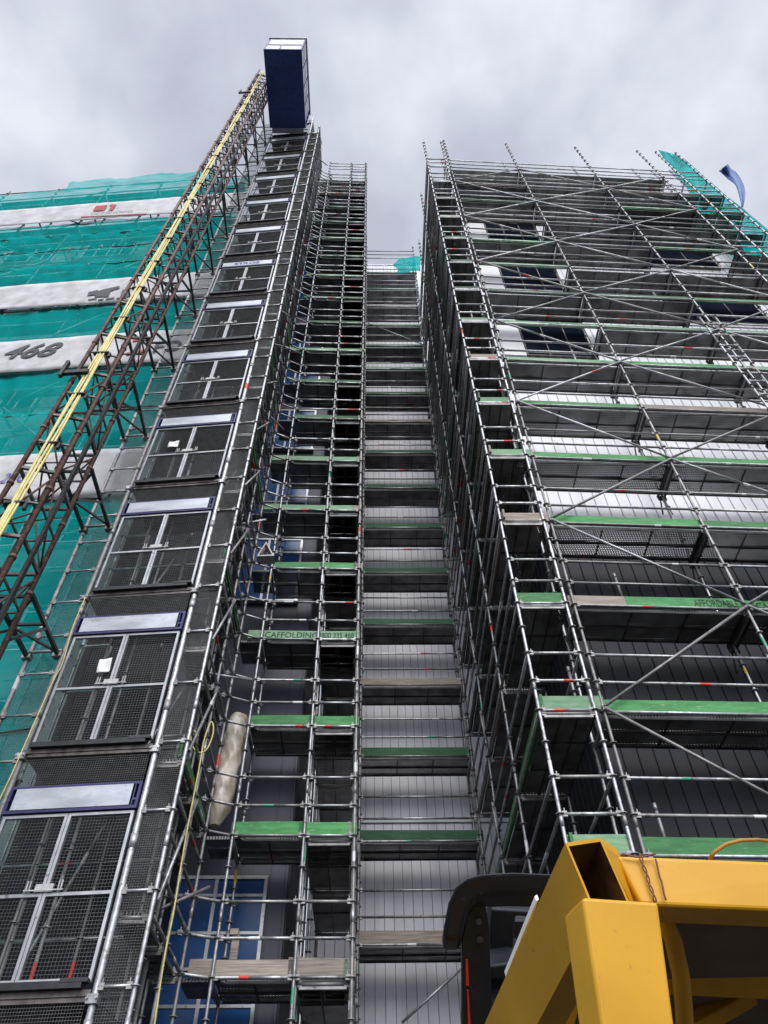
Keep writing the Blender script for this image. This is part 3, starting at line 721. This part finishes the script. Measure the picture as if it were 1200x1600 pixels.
# ------------------------------------------------------------------ mast
MX0, MX1, MY0, MY1 = -5.50, -4.95, 7.0, 7.86
ZM = 43.4
mast = thing('hoist_mast', 'rusty brown lattice hoist mast rising past the nets to the blue cage', 'hoist mast', (-5.2, 7.4, 0))
for x, y in ((MX0, MY0), (MX1, MY0 + .12), (MX1, MY1), (MX0, MY1)):
    mb = MB(); mb.tube((x, y, 0), (x, y, ZM), .040, 10); k = 0
    z = 1.5
    while z < ZM: mb.tube((x, y, z - .03), (x, y, z + .03), .052, 10); z += 1.5
    mb.build('chord', M['rust'], mast)
mb = MB(); mb.abox(MX1 + .03, MX1 + .08, 7.38, 7.46, 0, ZM); mb.build('gear_rack', M['blacksteel'], mast)
for k in range(29):
    z = .4 + 1.5 * k; mb = MB()
    c = [Vector((MX0, MY0, z)), Vector((MX1, MY0 + .12, z)), Vector((MX1, MY1, z)), Vector((MX0, MY1, z))]
    for i in range(4):
        A, B = c[i], c[(i + 1) % 4]; d = (B - A).normalized(); m_ = d.cross(Z)
        mb.box((A + B) / 2, d * ((B - A).length / 2 - .03), m_ * .006 + Z * 0, Z * .03, 0) if False else mb.box((A + B) / 2, d * ((B - A).length / 2 - .03), m_ * .022, Z * .026, 1)
        if z + 1.4 < ZM:
            if (k + i) % 2: A, B = B, A
            H = B + Z * 1.42
            mb.tube(A + Z * .06, H, .017, 6, 0)
            mid = (c[i] + c[(i + 1) % 4]) / 2
            mb.box((c[i] + c[(i + 1) % 4]) / 2 + Z * .74, d * ((c[i] - c[(i + 1) % 4]).length / 2 - .03), m_ * .014, Z * .016, 1)
    if z + 1.4 < ZM: mb.tube(c[0] + Z * .1, c[2] + Z * 1.3, .014, 6, 0)
    mb.build('lattice_section', [M['rust'], M['mastgrey']], mast)
for k in range(12):
    z = 6.03 + 3 * k; mb = MB()
    A0, A1 = Vector((MX1 + .02, MY1 + .03, z)), PT(-1.95, -.06, z + .02); B0, B1 = Vector((MX0 + .03, MY1 + .03, z)), PT(-2.45, -.06, z + .02)
    def bar(a, b, r=.028, mi=0):
        a, b = Vector(a), Vector(b); d = (b - a).normalized(); sd = d.cross(Z)
        if sd.length < .05: sd = Vector((1, 0, 0))
        sd.normalize(); up = sd.cross(d); mb.box((a + b) / 2, d * ((b - a).length / 2), sd * r, up * r, mi)
    bar(A0, A1); bar(B0, B1); bar(A0.lerp(A1, .04), B0.lerp(B1, .04), .022); bar(A0.lerp(A1, .48), B0.lerp(B1, .48), .022)
    bar(A0.lerp(A1, .06), B0.lerp(B1, .46), .018); bar(B0.lerp(B1, .50), A0.lerp(A1, .96), .018)
    lo = Z * -.85                                                  # lower twin frame and its struts
    bar(A0 + lo, A0.lerp(A1, .55) + lo * .0, .022); bar(B0 + lo, B0.lerp(B1, .55), .02)
    for Q in (A1, B1): mb.box(Q + Z * .0 + NT * .03, UT * .07, NT * .05, Z * .05, 1)
    a, b = PT(-2.45, -.075, z + .07), PT(-1.885, -.075, z + .07); mb.tube(a, b, .024, 8, 1)
    mb.build('wall_tie', [M['blacksteel'], M['galv2']], mast)
for z in (13.6, 37.5):
    mb = MB(); mb.box((-5.42, 6.86, z), Vector((.24, -.02, .0)), (0, .035, 0), Z * .05); mb.box((-5.66, 6.86, z + .12), (.03, 0, 0), (0, .04, 0), Z * .26); mb.build('cable_guide', M['blacksteel'], mast)

cab = thing('cable_bundle', 'bundle of long yellow hoist cables strapped up the front of the brown mast', 'cables', (-5.2, 6.92, 0))
for q in range(4):
    pts = [Vector((-5.24 + q * .040 + .009 * math.sin(z * 1.3 + q * 2), 6.90 + .012 * math.sin(z * .9 + q) - (.02 if q == 1 else 0), z)) for z in [i * .5 for i in range(0, 86)]]
    mb = MB(); mb.path(pts, .0185, 8); mb.build('cable', M['cabley'], cab)
z = .9
while z < 42.5:
    mb = MB(); mb.box((-5.18, 6.905, z), (.145, 0, .012), (0, .04, 0), (0, 0, .016)); mb.box((-5.02, 6.92, z - .05), (.02, 0, .0), (0, .03, 0), (0, 0, .07)); mb.build('strap', M['blacksteel'], cab)
    z += 1.5

# ------------------------------------------------------------------ hoist cage
cage = thing('hoist_cage', 'blue hoist cage with grey side panels parked atop the hoist tower', 'hoist cage', (-4.0, 7.5, 40.0))
CX0, CX1, CY0, CY1, CZ, CH = -4.80, -3.10, 5.62, 8.82, 40.0, 3.15
mb = MB(); mb.abox(CX0, CX1, CY0, CY1, CZ, CZ + .12)
for y in (6.35, 7.15, 8.0): mb.abox(CX0 + .04, CX1 - .04, y, y + .05, CZ - .02, CZ - .001)
for x in (-4.5, -3.7): mb.abox(x, x + .05, 6.41, 7.98, CZ - .018, CZ - .001)
mb.build('floor', M['navy'], cage)
for x in (CX0, CX1 - .07):
    for y in (CY0, CY1 - .07):
        mb = MB(); mb.abox(x, x + .07, y, y + .07, CZ + .12, CZ + CH); mb.build('post', M['purple'], cage)
mb = MB(); mb.abox(CX0 - .05, CX1 + .05, CY0 - .05, CY1 + .05, CZ + 2.85, CZ + 2.92); mb.build('roof', M['silver'], cage)
mb = MB()
mb.abox(CX0 + .07, CX1 - .07, CY0 + .01, CY0 + .04, CZ + .12, CZ + 1.1); mb.abox(CX0 + .07, CX1 - .07, CY0 + .01, CY0 + .04, CZ + 1.30, CZ + 2.85); mb.build('end_panel', M['silver'], cage)
mb = MB(); mb.abox(CX0 + .07, CX1 - .07, CY0 - .01, CY0 + .045, CZ + 1.1, CZ + 1.30); mb.abox(-4.12, -4.06, CY0 - .008, CY0 + .008, CZ + .14, CZ + 1.1); mb.build('end_rail', M['purple'], cage)
mb = MB()
for z0, z1 in ((.16, .8), (.95, 1.55), (1.7, 2.8)):
    for q in range(4): mb.abox(CX1 - .04, CX1 - .012, CY0 + .12 + q * .74, CY0 + .74 + q * .74, CZ + z0, CZ + z1)
mb.build('side_panel', M['silver'], cage)
mb = MB()
for z0 in (.12, .82, 1.57, 2.75): mb.abox(CX1 - .06, CX1, CY0 + .07, CY1 - .07, CZ + z0, CZ + z0 + .1)
for q in range(1, 4): mb.abox(CX1 - .055, CX1 - .002, CY0 + .05 + q * .74, CY0 + .11 + q * .74, CZ + .22, CZ + 2.75)
mb.build('side_rail', M['purple'], cage)
mb = MB(); mb.abox(CX0 + .01, CX0 + .03, CY0 + .07, CY1 - .07, CZ + .12, CZ + 2.3); mb.build('side_panel', M['navy'], cage)
mb = MB()
for x in (CX0 + .03, CX1 - .03):
    mb.tube((x, CY0, CZ + CH), (x, CY1, CZ + CH), .025)
for y in (CY0 + .03, CY1 - .03): mb.tube((CX0, y, CZ + CH), (CX1, y, CZ + CH), .025); 
mb.build('roof_rail', M['galv'], cage)
mb = MB(); mb.abox(CX0 + .1, CX1 - .1, CY1, CY1 + .22, CZ - .02, CZ + .03)
for q in range(3): mb.abox(CX0 + .2 + q * .5, CX0 + .24 + q * .5, CY1, CY1 + .2, CZ - .05, CZ - .02)
mb.build('landing_flap', M['silver'], cage)

# ------------------------------------------------------------------ nets and banners on the left
def net_sheet(xa, xb, z0, z1, off, mat, seed, bulge=.10, nu=170, nv=12, wr=1.0, topsag=.0, hem=None):
    r = random.Random(seed); ph = [r.uniform(0, 6.28) for _ in range(8)]
    def fn(a, b):
        x = xa + (xb - xa) * a; z = z0 + (z1 - z0) * b
        edge = math.sin(math.pi * b)
        w = bulge * edge * (.55 + .45 * math.sin(x * 2.6 + ph[0])) + wr * (.025 * edge * math.sin(x * 7 + b * 5 + ph[1]) + .02 * math.sin(x * 1.3 + b * 9 + ph[2]) + .018 * math.sin(x * 3.1 - b * 14 + ph[5]) * math.sin(x * .7 + ph[6]) + .012 * math.sin(x * 11 + b * 6 + ph[7]))
        zz = z + min(1, wr * 1.6) * (.05 * math.sin(x * 1.31 + ph[3]) + .03 * math.sin(x * 3.7 + ph[4])) * (1 if b in (0, 1) else .6) - topsag * abs(math.sin(x * 1.31)) * b
        return Vector((x, Yn(x) - off - w, zz))
    mb = MB(); mb.grid(fn, nu, nv)
    if hem is not None: hem.extend(fn(i / nu, 0) - Vector((0, .012, 0)) for i in range(nu + 1))
    net_sheet.fn = fn; return mb
rows = [(2.0, 8.0, 'the lowest long net on the left'), (8.0, 13.5, 'just below the banner with blue lettering'), (15.0, 17.0, 'just above the banner with blue lettering'), (17.0, 19.1, 'just below the banner ending in 468'),
        (20.8, 23.1, 'between the 468 banner and the black logo banner'), (24.8, 26.6, 'just above the black logo banner'), (26.6, 28.2, 'second row above the black logo banner'),
        (28.2, 29.7, 'third row above the black logo banner'), (29.7, 31.1, 'just below the red emblem banner'), (32.9, 35.6, 'just above the red emblem banner')]
for q, (z0, z1, lab) in enumerate(rows):
    hem = []; mb = net_sheet(-19.4, -5.08, z0 - .06, z1 + .08, .12 + .02 * (q % 2), 0, q + 3, hem=hem)
    o = solo(mb, 'debris_net', M['net'], 'long teal net on the left scaffold, ' + lab, 'netting', 'teal nets on the left scaffold')
    hb = MB(); hb.path(hem, [.010 + .014 * max(0, math.sin(i * .11 + q)) for i in range(len(hem))], 5); hb.build('hem_rope', M['blacksteel'], o)
    tb = MB()
    for i in range(3, len(hem), 14): tb.tube(hem[i] + Vector((0, -.01, .05)), hem[i] + Vector((.03, -.03, -.12)), .014, 5)
    tb.build('tie', M['greyprint'], o)
mb = net_sheet(-13.6, -7.0, 35.5, 37.1, .13, 0, 44, nu=40, topsag=.25)
solo(mb, 'debris_net', M['net'], 'short raised teal net at the very top of the left scaffold', 'netting', 'teal nets on the left scaffold')

SURF = {}
def drape(ob):            # lay lettering on the hanging banner
    fn, z0, z1 = SURF[ob.parent.name]
    for q in ob.data.vertices: q.co.y = fn((q.co.x + 19.4) / 14.5, min(1, max(0, (q.co.z - z0) / (z1 - z0)))).y - .028
def banner(z0, z1, lab, seed):
    o = net_sheet(-19.4, -4.9, z0, z1, .26, 0, seed, bulge=.005, nu=150, nv=8, wr=.22).build('banner', M['banner']); fn = net_sheet.fn
    s = o.modifiers.new('thick', 'SOLIDIFY'); s.thickness = .004
    o = tag(o, lab, 'banner', 'white banners on the left scaffold'); SURF[o.name] = (fn, z0, z1); return o
U_N = Vector((1, -.08, 0)).normalized()
def onb(px, py, off=.40):
    d = ray(px, py); t = (9.44 - off) / (d.y + .08 * d.x)
    return CAM + d * t
b1 = banner(31.0, 33.0, 'dirty white banner with a red block emblem, highest on the left scaffold', 51)
b2 = banner(23.05, 24.9, 'white banner with a black block logo half hidden behind the yellow cables', 52)
b3 = banner(19.0, 20.85, 'white banner with the large grey number 468 on the left scaffold', 53)
b4 = banner(13.45, 15.1, 'white banner with blue lettering at the left edge, lowest on the left scaffold', 54)
drape(lettering('468', 'lettering', M['blk'], b3, onb(-2, 556), U_N, Z, .82, width=(onb(84, 551) - onb(-2, 556)).length, shear=.3, bold=.022))
drape(lettering('FO', 'lettering', M['blk'], b3, onb(236, 545), U_N, Z, .62, width=.75, bold=.02))
drape(lettering('24C', 'lettering', M['blueprint'], b4, onb(-6, 748), U_N, Z, .34, width=.62, shear=.3))
drape(lettering('GCT Structures', 'lettering', M['greyprint'], b1, onb(139, 331), U_N, Z, .36, width=(onb(206, 325) - onb(139, 331)).length))
mb = MB()
def pp(pts, mi=0): mb.poly([onb(*p) for p in pts], mi)
pp([(144, 325), (149, 317), (167, 316), (162, 324)]); pp([(168, 325), (174, 316), (181, 315), (175, 324)]); pp([(169, 317), (173, 315), (181, 315), (179, 318)])
pp([(125, 335), (125, 333.6), (228, 328.6), (229, 330)]); drape(mb.build('emblem', M['redprint'], b1))
mb = MB()
for pts in ([(137, 451), (152, 447), (150, 455), (135, 457)], [(152, 449), (163, 446), (185, 441), (186, 444), (170, 450), (160, 458), (146, 459)], [(163, 450), (172, 448), (168, 458), (160, 459)],
            [(190, 447), (203, 445), (199, 453), (205, 458), (186, 459)], [(137, 462), (150, 460), (150, 462), (136, 464)], [(152, 462), (161, 461), (160, 463), (151, 464)], [(164, 461), (178, 459), (177, 461), (163, 463)], [(181, 460), (196, 458), (196, 460), (180, 462)]): pp(pts)
drape(mb.build('emblem', M['blk'], b2))
mb = MB(); pp([(195, 549), (196, 545), (225, 540), (224, 544)]); drape(mb.build('stripe', M['redprint'], b3)); mb = MB(); pp([(206, 528), (207, 522), (226, 519), (225, 525)]); drape(mb.build('emblem', M['redprint'], b3))

SN = Scaffold('netted_scaffold', 'long scaffold on the left seen as pale lines through the teal nets', (-12, 11, 0))
posN = [0, 1.9, 3.8, 6.2, 8.6, 11.0, 13.4]
run(SN, (-5.62, Yn(-5.62) + .15, 0), (-1, .08, 0), (.08, 1, 0), posN, [3.8 + 2 * k for k in range(17)], .8, toe=lambda k, i: None, top_extra=1.0, rails=(1.0,), deckskip={(k, i) for k in range(17) for i in range(6) if k % 2}, brace=((1, 3, 5), 1))
SN.finish()

# ------------------------------------------------------------------ teal net and tarpaulin at the top right
Lp = [(1028, 234), (1040, 252), (1056, 273), (1070, 288), (1081, 312), (1096, 334), (1108, 334), (1122, 332), (1140, 342), (1150, 368), (1166, 398), (1186, 400), (1204, 398)]
Rp = [(1036, 236), (1054, 241), (1072, 250), (1086, 263), (1104, 279), (1122, 294), (1136, 307), (1150, 317), (1164, 328), (1180, 342), (1198, 357), (1216, 372), (1234, 387)]
def fnr(a, b):
    t = b * (len(Lp) - 1); i = min(int(t), len(Lp) - 2); f = t - i
    l = Vector(Lp[i]).lerp(Vector(Lp[i + 1]), f); r = Vector(Rp[i]).lerp(Vector(Rp[i + 1]), f); p = l.lerp(r, a)
    return at(p.x, p.y, 9.1 + .10 * math.sin(a * 7 + b * 33) + .08 * math.sin(b * 61 + a * 3) + .1 * math.sin(a * 3.1), .03)
mb = MB(); mb.grid(fnr, 14, 80)
solo(mb, 'debris_net', M['net2'], 'crumpled teal net wrapped down the top right corner of the scaffold', 'netting')
Fo = [(1123, 267), (1129, 272), (1136, 279), (1143, 284), (1149, 289), (1153, 298), (1157, 313), (1159, 324)]
Fi = [(1137, 256), (1142, 264), (1149, 268), (1156, 277), (1162, 289), (1165, 300), (1164, 312), (1161, 324)]
def fnf(a, b):
    t = b * 7; i = min(int(t), 6); f = t - i; p = Vector(Fo[i]).lerp(Vector(Fo[i + 1]), f).lerp(Vector(Fi[i]).lerp(Vector(Fi[i + 1]), f), a)
    return at(p.x, p.y, 9.6 + .25 * math.sin(b * 5) + .08 * math.sin(a * 6 + b * 4))
mb = MB(); mb.grid(fnf, 6, 24)
o = solo(mb, 'tarpaulin', M['bluetarp'], 'loose blue tarpaulin strip blowing in the wind above the top right corner', 'tarpaulin')
s = o.modifiers.new('thick', 'SOLIDIFY'); s.thickness = .01
mb = MB()
def fnt(a, b):
    x = 618 + 39 * a + (4 * math.sin(b * 9) if a < .3 else 0) * (1 - a); y = 402 + 23 * b + 2 * math.sin(a * 6)
    return at(x, y, 15.28 + .05 * math.sin(a * 8 + b * 4))
mb.grid(fnt, 14, 10)
solo(mb, 'debris_net', M['net2'], 'small torn teal net scrap tied to the top rails at the back of the gap', 'netting')

# ------------------------------------------------------------------ small things
top, bot = at(374, 1120, 11.86), at(335, 1291, 11.72)
pts = [bot.lerp(top, t / 30) + Vector((.012 * math.sin(t * .9), 0, 0)) for t in range(31)]
rad = [(.20 + .006 * math.sin(i * .4)) * (min(1, (i + 1.2) / 6) ** .6) * (min(1, (31.5 - i) / 3) ** .5) for i in range(31)]
mb = MB(); axd = (top - bot).normalized(); ea = axd.orthogonal().normalized(); eb = axd.cross(ea)
def roll(a, b):
    i = min(29, int(b * 30)); rr = rad[i] + (rad[i + 1] - rad[i]) * (b * 30 - i); th = a * 2 * math.pi; t = b * 30
    f = 1 + .045 * math.sin(3 * th + t * .35) + .035 * math.sin(5 * th - t * .8) + .03 * math.sin(9 * th + t * 1.3) * math.sin(t * .45)
    return bot.lerp(top, b) + (ea * math.cos(th) + eb * math.sin(th)) * rr * f
mb.grid(roll, 48, 90); mb.poly([roll(k / 24, 0) for k in range(24)]); mb.poly([roll(k / 24, 1) for k in range(24)])
solo(mb, 'wrapped_roll', M['sheetwrap'], 'cream plastic wrapped roll leaning among tubes beside the hoist tower', 'wrapped roll')
tri = [at(416, 846, 10.9), at(401, 869, 10.9), at(428, 868, 10.9)]
mb = MB(); cen = (tri[0] + tri[1] + tri[2]) / 3
for i in range(3):
    a, b = tri[i], tri[(i + 1) % 3]; ai, bi = a.lerp(cen, .22), b.lerp(cen, .22); mb.prism([a, b, bi, ai], (0, .25, 0), 0)
o = solo(mb, 'warning_sign', M['latch'], 'white folded triangular sign lodged between tubes left of the narrow scaffold', 'sign')
e0 = tri[1].lerp(tri[0], .25); lettering('SAFE', 'lettering', M['redprint'], o, e0 + Vector((0.03, -.012, 0)), tri[0] - tri[1], (tri[1] - tri[0]).cross(Vector((0, 1, 0))).normalized() * 1, .06, bold=.02, lift=.004)
def lead(pxs, Y, lab, r=.012):
    pts = [at(x, y, Y) for x, y in pxs]; fine = []
    for i in range(len(pts) - 1):
        p0, p1, p2, p3 = pts[max(i - 1, 0)], pts[i], pts[i + 1], pts[min(i + 2, len(pts) - 1)]
        for s in range(6):
            t = s / 6; fine.append(.5 * ((2 * p1) + (p2 - p0) * t + (2 * p0 - 5 * p1 + 4 * p2 - p3) * t * t + (3 * p1 - p0 - 3 * p2 + p3) * t ** 3))
    fine.append(pts[-1]); mb = MB(); mb.path(fine, r, 6); solo(mb, 'extension_lead', M['cabley'], lab, 'cable')
lead([(310, 1150), (300, 1140), (299, 1160), (308, 1175), (322, 1172), (332, 1150), (333, 1132), (328, 1130), (318, 1160), (312, 1195), (290, 1310), (272, 1420), (257, 1495), (240, 1610)], 9.9, 'yellow extension lead with a loop hanging right of the hoist tower')
lead([(133, 934), (124, 955), (112, 985), (98, 1035), (84, 1062), (60, 1115), (38, 1165), (18, 1210), (-4, 1256)], 9.22, 'thin yellow lead running down the left post of the hoist tower', .009)

# ------------------------------------------------------------------ yellow steel frame in the foreground
YF = thing('yellow_frame', 'yellow box section steel machine frame in the foreground with an open tube end', 'machine frame', (.6, 1.5, 0))
zc0 = 1.40; s_ = zc0 / F_PX
def dv(x, y, z): return (RT * x - UP * y + FW * z) * s_       # pixel-sized vector at the frame's distance (y down)
TL = fp(883, 1317, zc0)
e1, e2, ax = dv(62, 1, 22), dv(30, 81, -58), fp(757, 1600, 1.80) - TL
A = [TL, TL + e1, TL + e1 + e2, TL + e2]
def hollow(A, ax, th, length, name, parent, mats):
    cx = sum(A, Vector()) / 4; I = [p + (cx - p).normalized() * th * 1.41 for p in A]; B = [p + ax * length for p in A]; J = [p + ax * length for p in I]
    mb = MB()
    for i in range(4):
        j = (i + 1) % 4
        mb.poly([A[i], B[i], B[j], A[j]]); mb.poly([I[i], I[j], J[j], J[i]], 1); mb.poly([A[i], A[j], I[j], I[i]]); mb.poly([B[i], J[i], J[j], B[j]])
    return mb.build(name, mats, parent)
hollow(A, ax, .006, 2.6, 'open_tube', YF, [M['yellow'], pbr('shade_dark_tube_inside', (.035, .018, .008), (.14, .07, .015), 14, .8)])  # inner faces coloured dark to imitate the shade inside the tube
# weld beads round the joint under the open tube
w0, w1 = A[3] + dv(2, 3, -3), A[2] + dv(4, 5, -3)
mb = MB(); mb.path([w0.lerp(w1, t / 16) + dv(0, .5 * math.sin(t * 2.3), 0) for t in range(17)], .0026, 6); mb.build('weld_bead', M['rustwire'], YF)
# front post
p = [fp(910, 1401, 1.338), fp(1029, 1409, 1.348)]; p += [at(1056, 1612, p[1].y + .02), at(942, 1612, p[0].y + .02)]
L_ = p[0].z / (p[0].z - p[3].z) * .99
P0, P1 = p[0], p[1]; P3, P2 = P0 + (p[3] - p[0]) * L_, P1 + (p[2] - p[1]) * L_
mb = MB(); mb.prism([P0, P1, P2, P3], Vector((-.020, .085, 0))); mb.build('post', M['yellow'], YF, bevel=.007)
# top beam
yb = fp(962, 1336, 1.50).y; q = [at(962, 1336, yb), at(1330, 1350, yb, .02), at(1330, 1428, yb, .02), at(1002, 1414, yb)]
mb = MB(); mb.prism(q, Vector((.0, .085, .0))); mb.build('top_beam', M['yellow'], YF, bevel=.008)
# gusset between the tube end and the beam
g_ = [fp(944, 1322, 1.425), fp(966, 1338, 1.50), fp(1006, 1412, 1.49), fp(984, 1408, 1.43)]
mb = MB(); mb.prism(g_, dv(10, 6, 40)); mb.build('gusset', M['yellow'], YF)
# round bar behind the post, lower rails, struts and floor plate
mb = MB(); mb.path([fp(1036, 1430, 1.60), fp(1052, 1470, 1.60), fp(1064, 1525, 1.61), fp(1069, 1580, 1.63), fp(1072, 1680, 1.68)], .019, 12); mb.build('round_bar', M['yellow'], YF)
def sbar(x0, y0, x1, y1, wpx, zc, nm, depth=60, zc1=None):
    a, b = fp(x0, y0, zc), fp(x1, y1, zc1 or zc); d = (b - a).normalized(); n_ = d.cross(FW).normalized() * (wpx * zc / F_PX)
    mb = MB(); mb.prism([a - n_ / 2, b - n_ / 2, b + n_ / 2, a + n_ / 2], FW * (depth * zc / F_PX)); return mb.build(nm, M['yellow'], YF, bevel=.005)
sbar(1020, 1525, 1330, 1540, 58, 1.95, 'lower_rail')
sbar(1060, 1490, 1108, 1440, 24, 2.0, 'strut', 30)
sbar(1090, 1612, 1180, 1560, 24, 2.05, 'strut', 30)
zt = q[0].z - .01; mb = MB(); mb.abox(q[0].x + .02, 3.2, q[0].y + .10, 4.6, zt, zt + .03); mb.build('roof_plate', M['plywood'], YF)
mb = MB(); mb.abox(q[0].x + .2, 3.2, 4.6, 4.64, -0.0, zt + .03); mb.build('back_plate', M['plywood'], YF)
# second leg in the gap under the open tube
sbar(868, 1600, 905, 1470, 60, 1.9, 'inner_leg', 60)
# twisted tie wire hanging on the beam and the arched wire on top
mb = MB()
for ph in (0, 2.6):
    mb.path([at(999 + 2.2 * math.sin(t * .9 + ph) + t * 1.5, 1333 + t * 4.5, yb - .008) for t in range(18)], .0016, 5)
mb.path([at(1024 + t * 1.3, 1342 + t * 5 - 2 * math.sin(t), yb - .007) for t in range(14)], .002, 5)
mb.path([at(972 + 52 * t / 12, 1334 + 5 * math.sin(t * .26), yb - .008) for t in range(13)], .002, 5)
mb.build('tie_wire', M['rustwire'], YF)
mb = MB(); mb.path([fp(1108, 1342, 1.56), fp(1118, 1330, 1.56), fp(1135, 1319, 1.57), fp(1158, 1313, 1.58), fp(1185, 1312, 1.6), (fp(1240, 1320, 1.6))], .004, 6); mb.build('wire_arch', pbr('ochre_wire', (.32, .17, .02), (.42, .22, .03), 20, .6), YF)
mb = MB(); mb.prism([fp(838, 1408, 1.62), fp(842, 1405, 1.62), fp(796, 1524, 1.85), fp(790, 1526, 1.85)], FW * .02); mb.build('edge_strip', M['paper'], YF)

# ------------------------------------------------------------------ black steel bracket beside the frame
BK = thing('black_guard', 'black steel guard with rounded top bar left of the yellow frame', 'machine guard', (.3, 2.2, 0))
zb = 2.3
outer = [(880, 1364), (800, 1361), (752, 1364), (730, 1370), (712, 1384), (701, 1408), (694, 1445), (692, 1462)]
inner = [(700, 1468), (722, 1468), (727, 1440), (733, 1420), (744, 1406), (764, 1399), (800, 1398), (880, 1400)]
mb = MB(); mb.prism([fp(x, y, zb) for x, y in outer + inner], Vector((0, .10, 0))); mb.build('top_bar', M['rubber'], BK, bevel=.014)
mb = MB(); mb.prism([fp(x, y, zb + .04) for x, y in [(733, 1415), (744, 1408), (758, 1410), (765, 1450), (770, 1640), (722, 1640), (722, 1466)]], FW * .04)
mb.build('upright_plate', M['rubber'], BK, bevel=.004)
mb = MB()
for x, y in ((748, 1440), (750, 1468)): mb.tube(fp(x, y, zb + .028), fp(x, y, zb + .045), .010, 10)
mb.build('bolt', M['blacksteel'], BK)
mb = MB(); mb.prism([fp(x, y, zb + .15) for x, y in [(768, 1420), (850, 1425), (850, 1435), (806, 1432), (800, 1512), (772, 1508), (760, 1500)]], FW * .08); mb.build('cover_plate', M['rubber'], BK, bevel=.008)
mb = MB(); mb.prism([fp(x, y, zb + .06) for x, y in [(752, 1512), (800, 1505), (830, 1512), (830, 1530), (752, 1532)]], FW * .16); mb.build('cross_bracket', M['rubber'], BK, bevel=.008)
mb = MB(); mb.tube(fp(772, 1535, zb + .12), fp(756, 1660, zb + .2), .075, 16); mb.tube(fp(771, 1552, zb + .12), fp(769, 1566, zb + .125), .083, 16); mb.build('cylinder', M['rubber'], BK)
mb = MB(); mb.prism([fp(x, y, zb + .3) for x, y in [(765, 1440), (900, 1440), (900, 1660), (765, 1660)]], FW * .05); mb.build('rear_plate', M['blacksteel'], BK)
mb = MB(); mb.prism([fp(x, y, zb + .03) for x, y in [(730, 1548), (732, 1548), (737, 1620), (732, 1620)]], FW * .006); mb.prism([fp(x, y, zb + .03) for x, y in [(728, 1500), (731, 1500), (733, 1540), (728, 1540)]], FW * .006); mb.build('red_strip', M['red'], BK)

# ------------------------------------------------------------------ light and sky
SUN_EL, SUN_AZ = R_(42), R_(172)          # azimuth from +Y towards +X: behind the viewer
sd = Vector((math.sin(SUN_AZ) * math.cos(SUN_EL), math.cos(SUN_AZ) * math.cos(SUN_EL), math.sin(SUN_EL)))
ld = bpy.data.lights.new('sun', 'SUN'); ld.energy = 1.5; ld.angle = R_(35); ld.color = (1, .97, .93)
lo = bpy.data.objects.new('sun', ld); COL.objects.link(lo); lo.rotation_euler = (-sd).to_track_quat('-Z', 'Y').to_euler()
w = bpy.data.worlds.new('World'); sc.world = w; w.use_nodes = True; nt = w.node_tree; nt.nodes.clear()
out = nt.nodes.new('ShaderNodeOutputWorld'); bg = nt.nodes.new('ShaderNodeBackground'); L(nt, bg.outputs[0], out.inputs[0]); bg.inputs['Strength'].default_value = .10
sky = nt.nodes.new('ShaderNodeTexSky'); sky.sky_type = 'NISHITA'; sky.sun_disc = False; sky.sun_elevation = SUN_EL; sky.sun_rotation = SUN_AZ; sky.air_density = 1.2; sky.dust_density = 3
tc = nt.nodes.new('ShaderNodeTexCoord')
mp = nt.nodes.new('ShaderNodeMapping'); mp.inputs['Scale'].default_value = (1, 1, 1.3); mp.inputs['Location'].default_value = (.35, .2, .1); L(nt, tc.outputs['Generated'], mp.inputs[0])
n1 = N(nt, 'ShaderNodeTexNoise', Scale=4.2, Detail=9); n1.inputs['Roughness'].default_value = .50; n1.inputs['Distortion'].default_value = .08; L(nt, mp.outputs[0], n1.inputs['Vector'])
cr = N(nt, 'ShaderNodeValToRGB'); e = cr.color_ramp.elements; e[0].position = .36; e[1].position = .66; e[0].color = (4.5, 4.7, 5.6, 1); e[1].color = (7.2, 7.45, 8.2, 1); L(nt, n1.outputs['Fac'], cr.inputs[0])
em = cr.color_ramp.elements.new(.5); em.color = (5.6, 5.85, 6.7, 1)
# cloud glow round the sun direction, added behind the viewer to light the facades
dot = nt.nodes.new('ShaderNodeVectorMath'); dot.operation = 'DOT_PRODUCT'; dot.inputs[1].default_value = sd; L(nt, tc.outputs['Generated'], dot.inputs[0])
mr = N(nt, 'ShaderNodeMapRange'); mr.interpolation_type = 'SMOOTHSTEP'; mr.inputs['From Min'].default_value = .58; mr.inputs['From Max'].default_value = 1.0; mr.inputs['To Min'].default_value = .97; mr.inputs['To Max'].default_value = 3.4; L(nt, dot.outputs['Value'], mr.inputs[0])
vm = nt.nodes.new('ShaderNodeVectorMath'); vm.operation = 'SCALE'; L(nt, cr.outputs[0], vm.inputs[0]); L(nt, mr.outputs[0], vm.inputs['Scale'])
mx = N(nt, 'ShaderNodeMix', data_type='RGBA'); mx.inputs['Factor'].default_value = .9; L(nt, sky.outputs[0], mx.inputs['A']); L(nt, vm.outputs[0], mx.inputs['B']); L(nt, mx.outputs['Result'], bg.inputs['Color'])

sc.view_settings.view_transform = 'Standard'; sc.view_settings.look = 'None'; sc.view_settings.exposure = 0.36; sc.view_settings.gamma = 1.0; sc.view_settings.use_curve_mapping = False
sc.cycles.max_bounces = 6; sc.cycles.transparent_max_bounces = 16; sc.cycles.caustics_reflective = False; sc.cycles.caustics_refractive = False
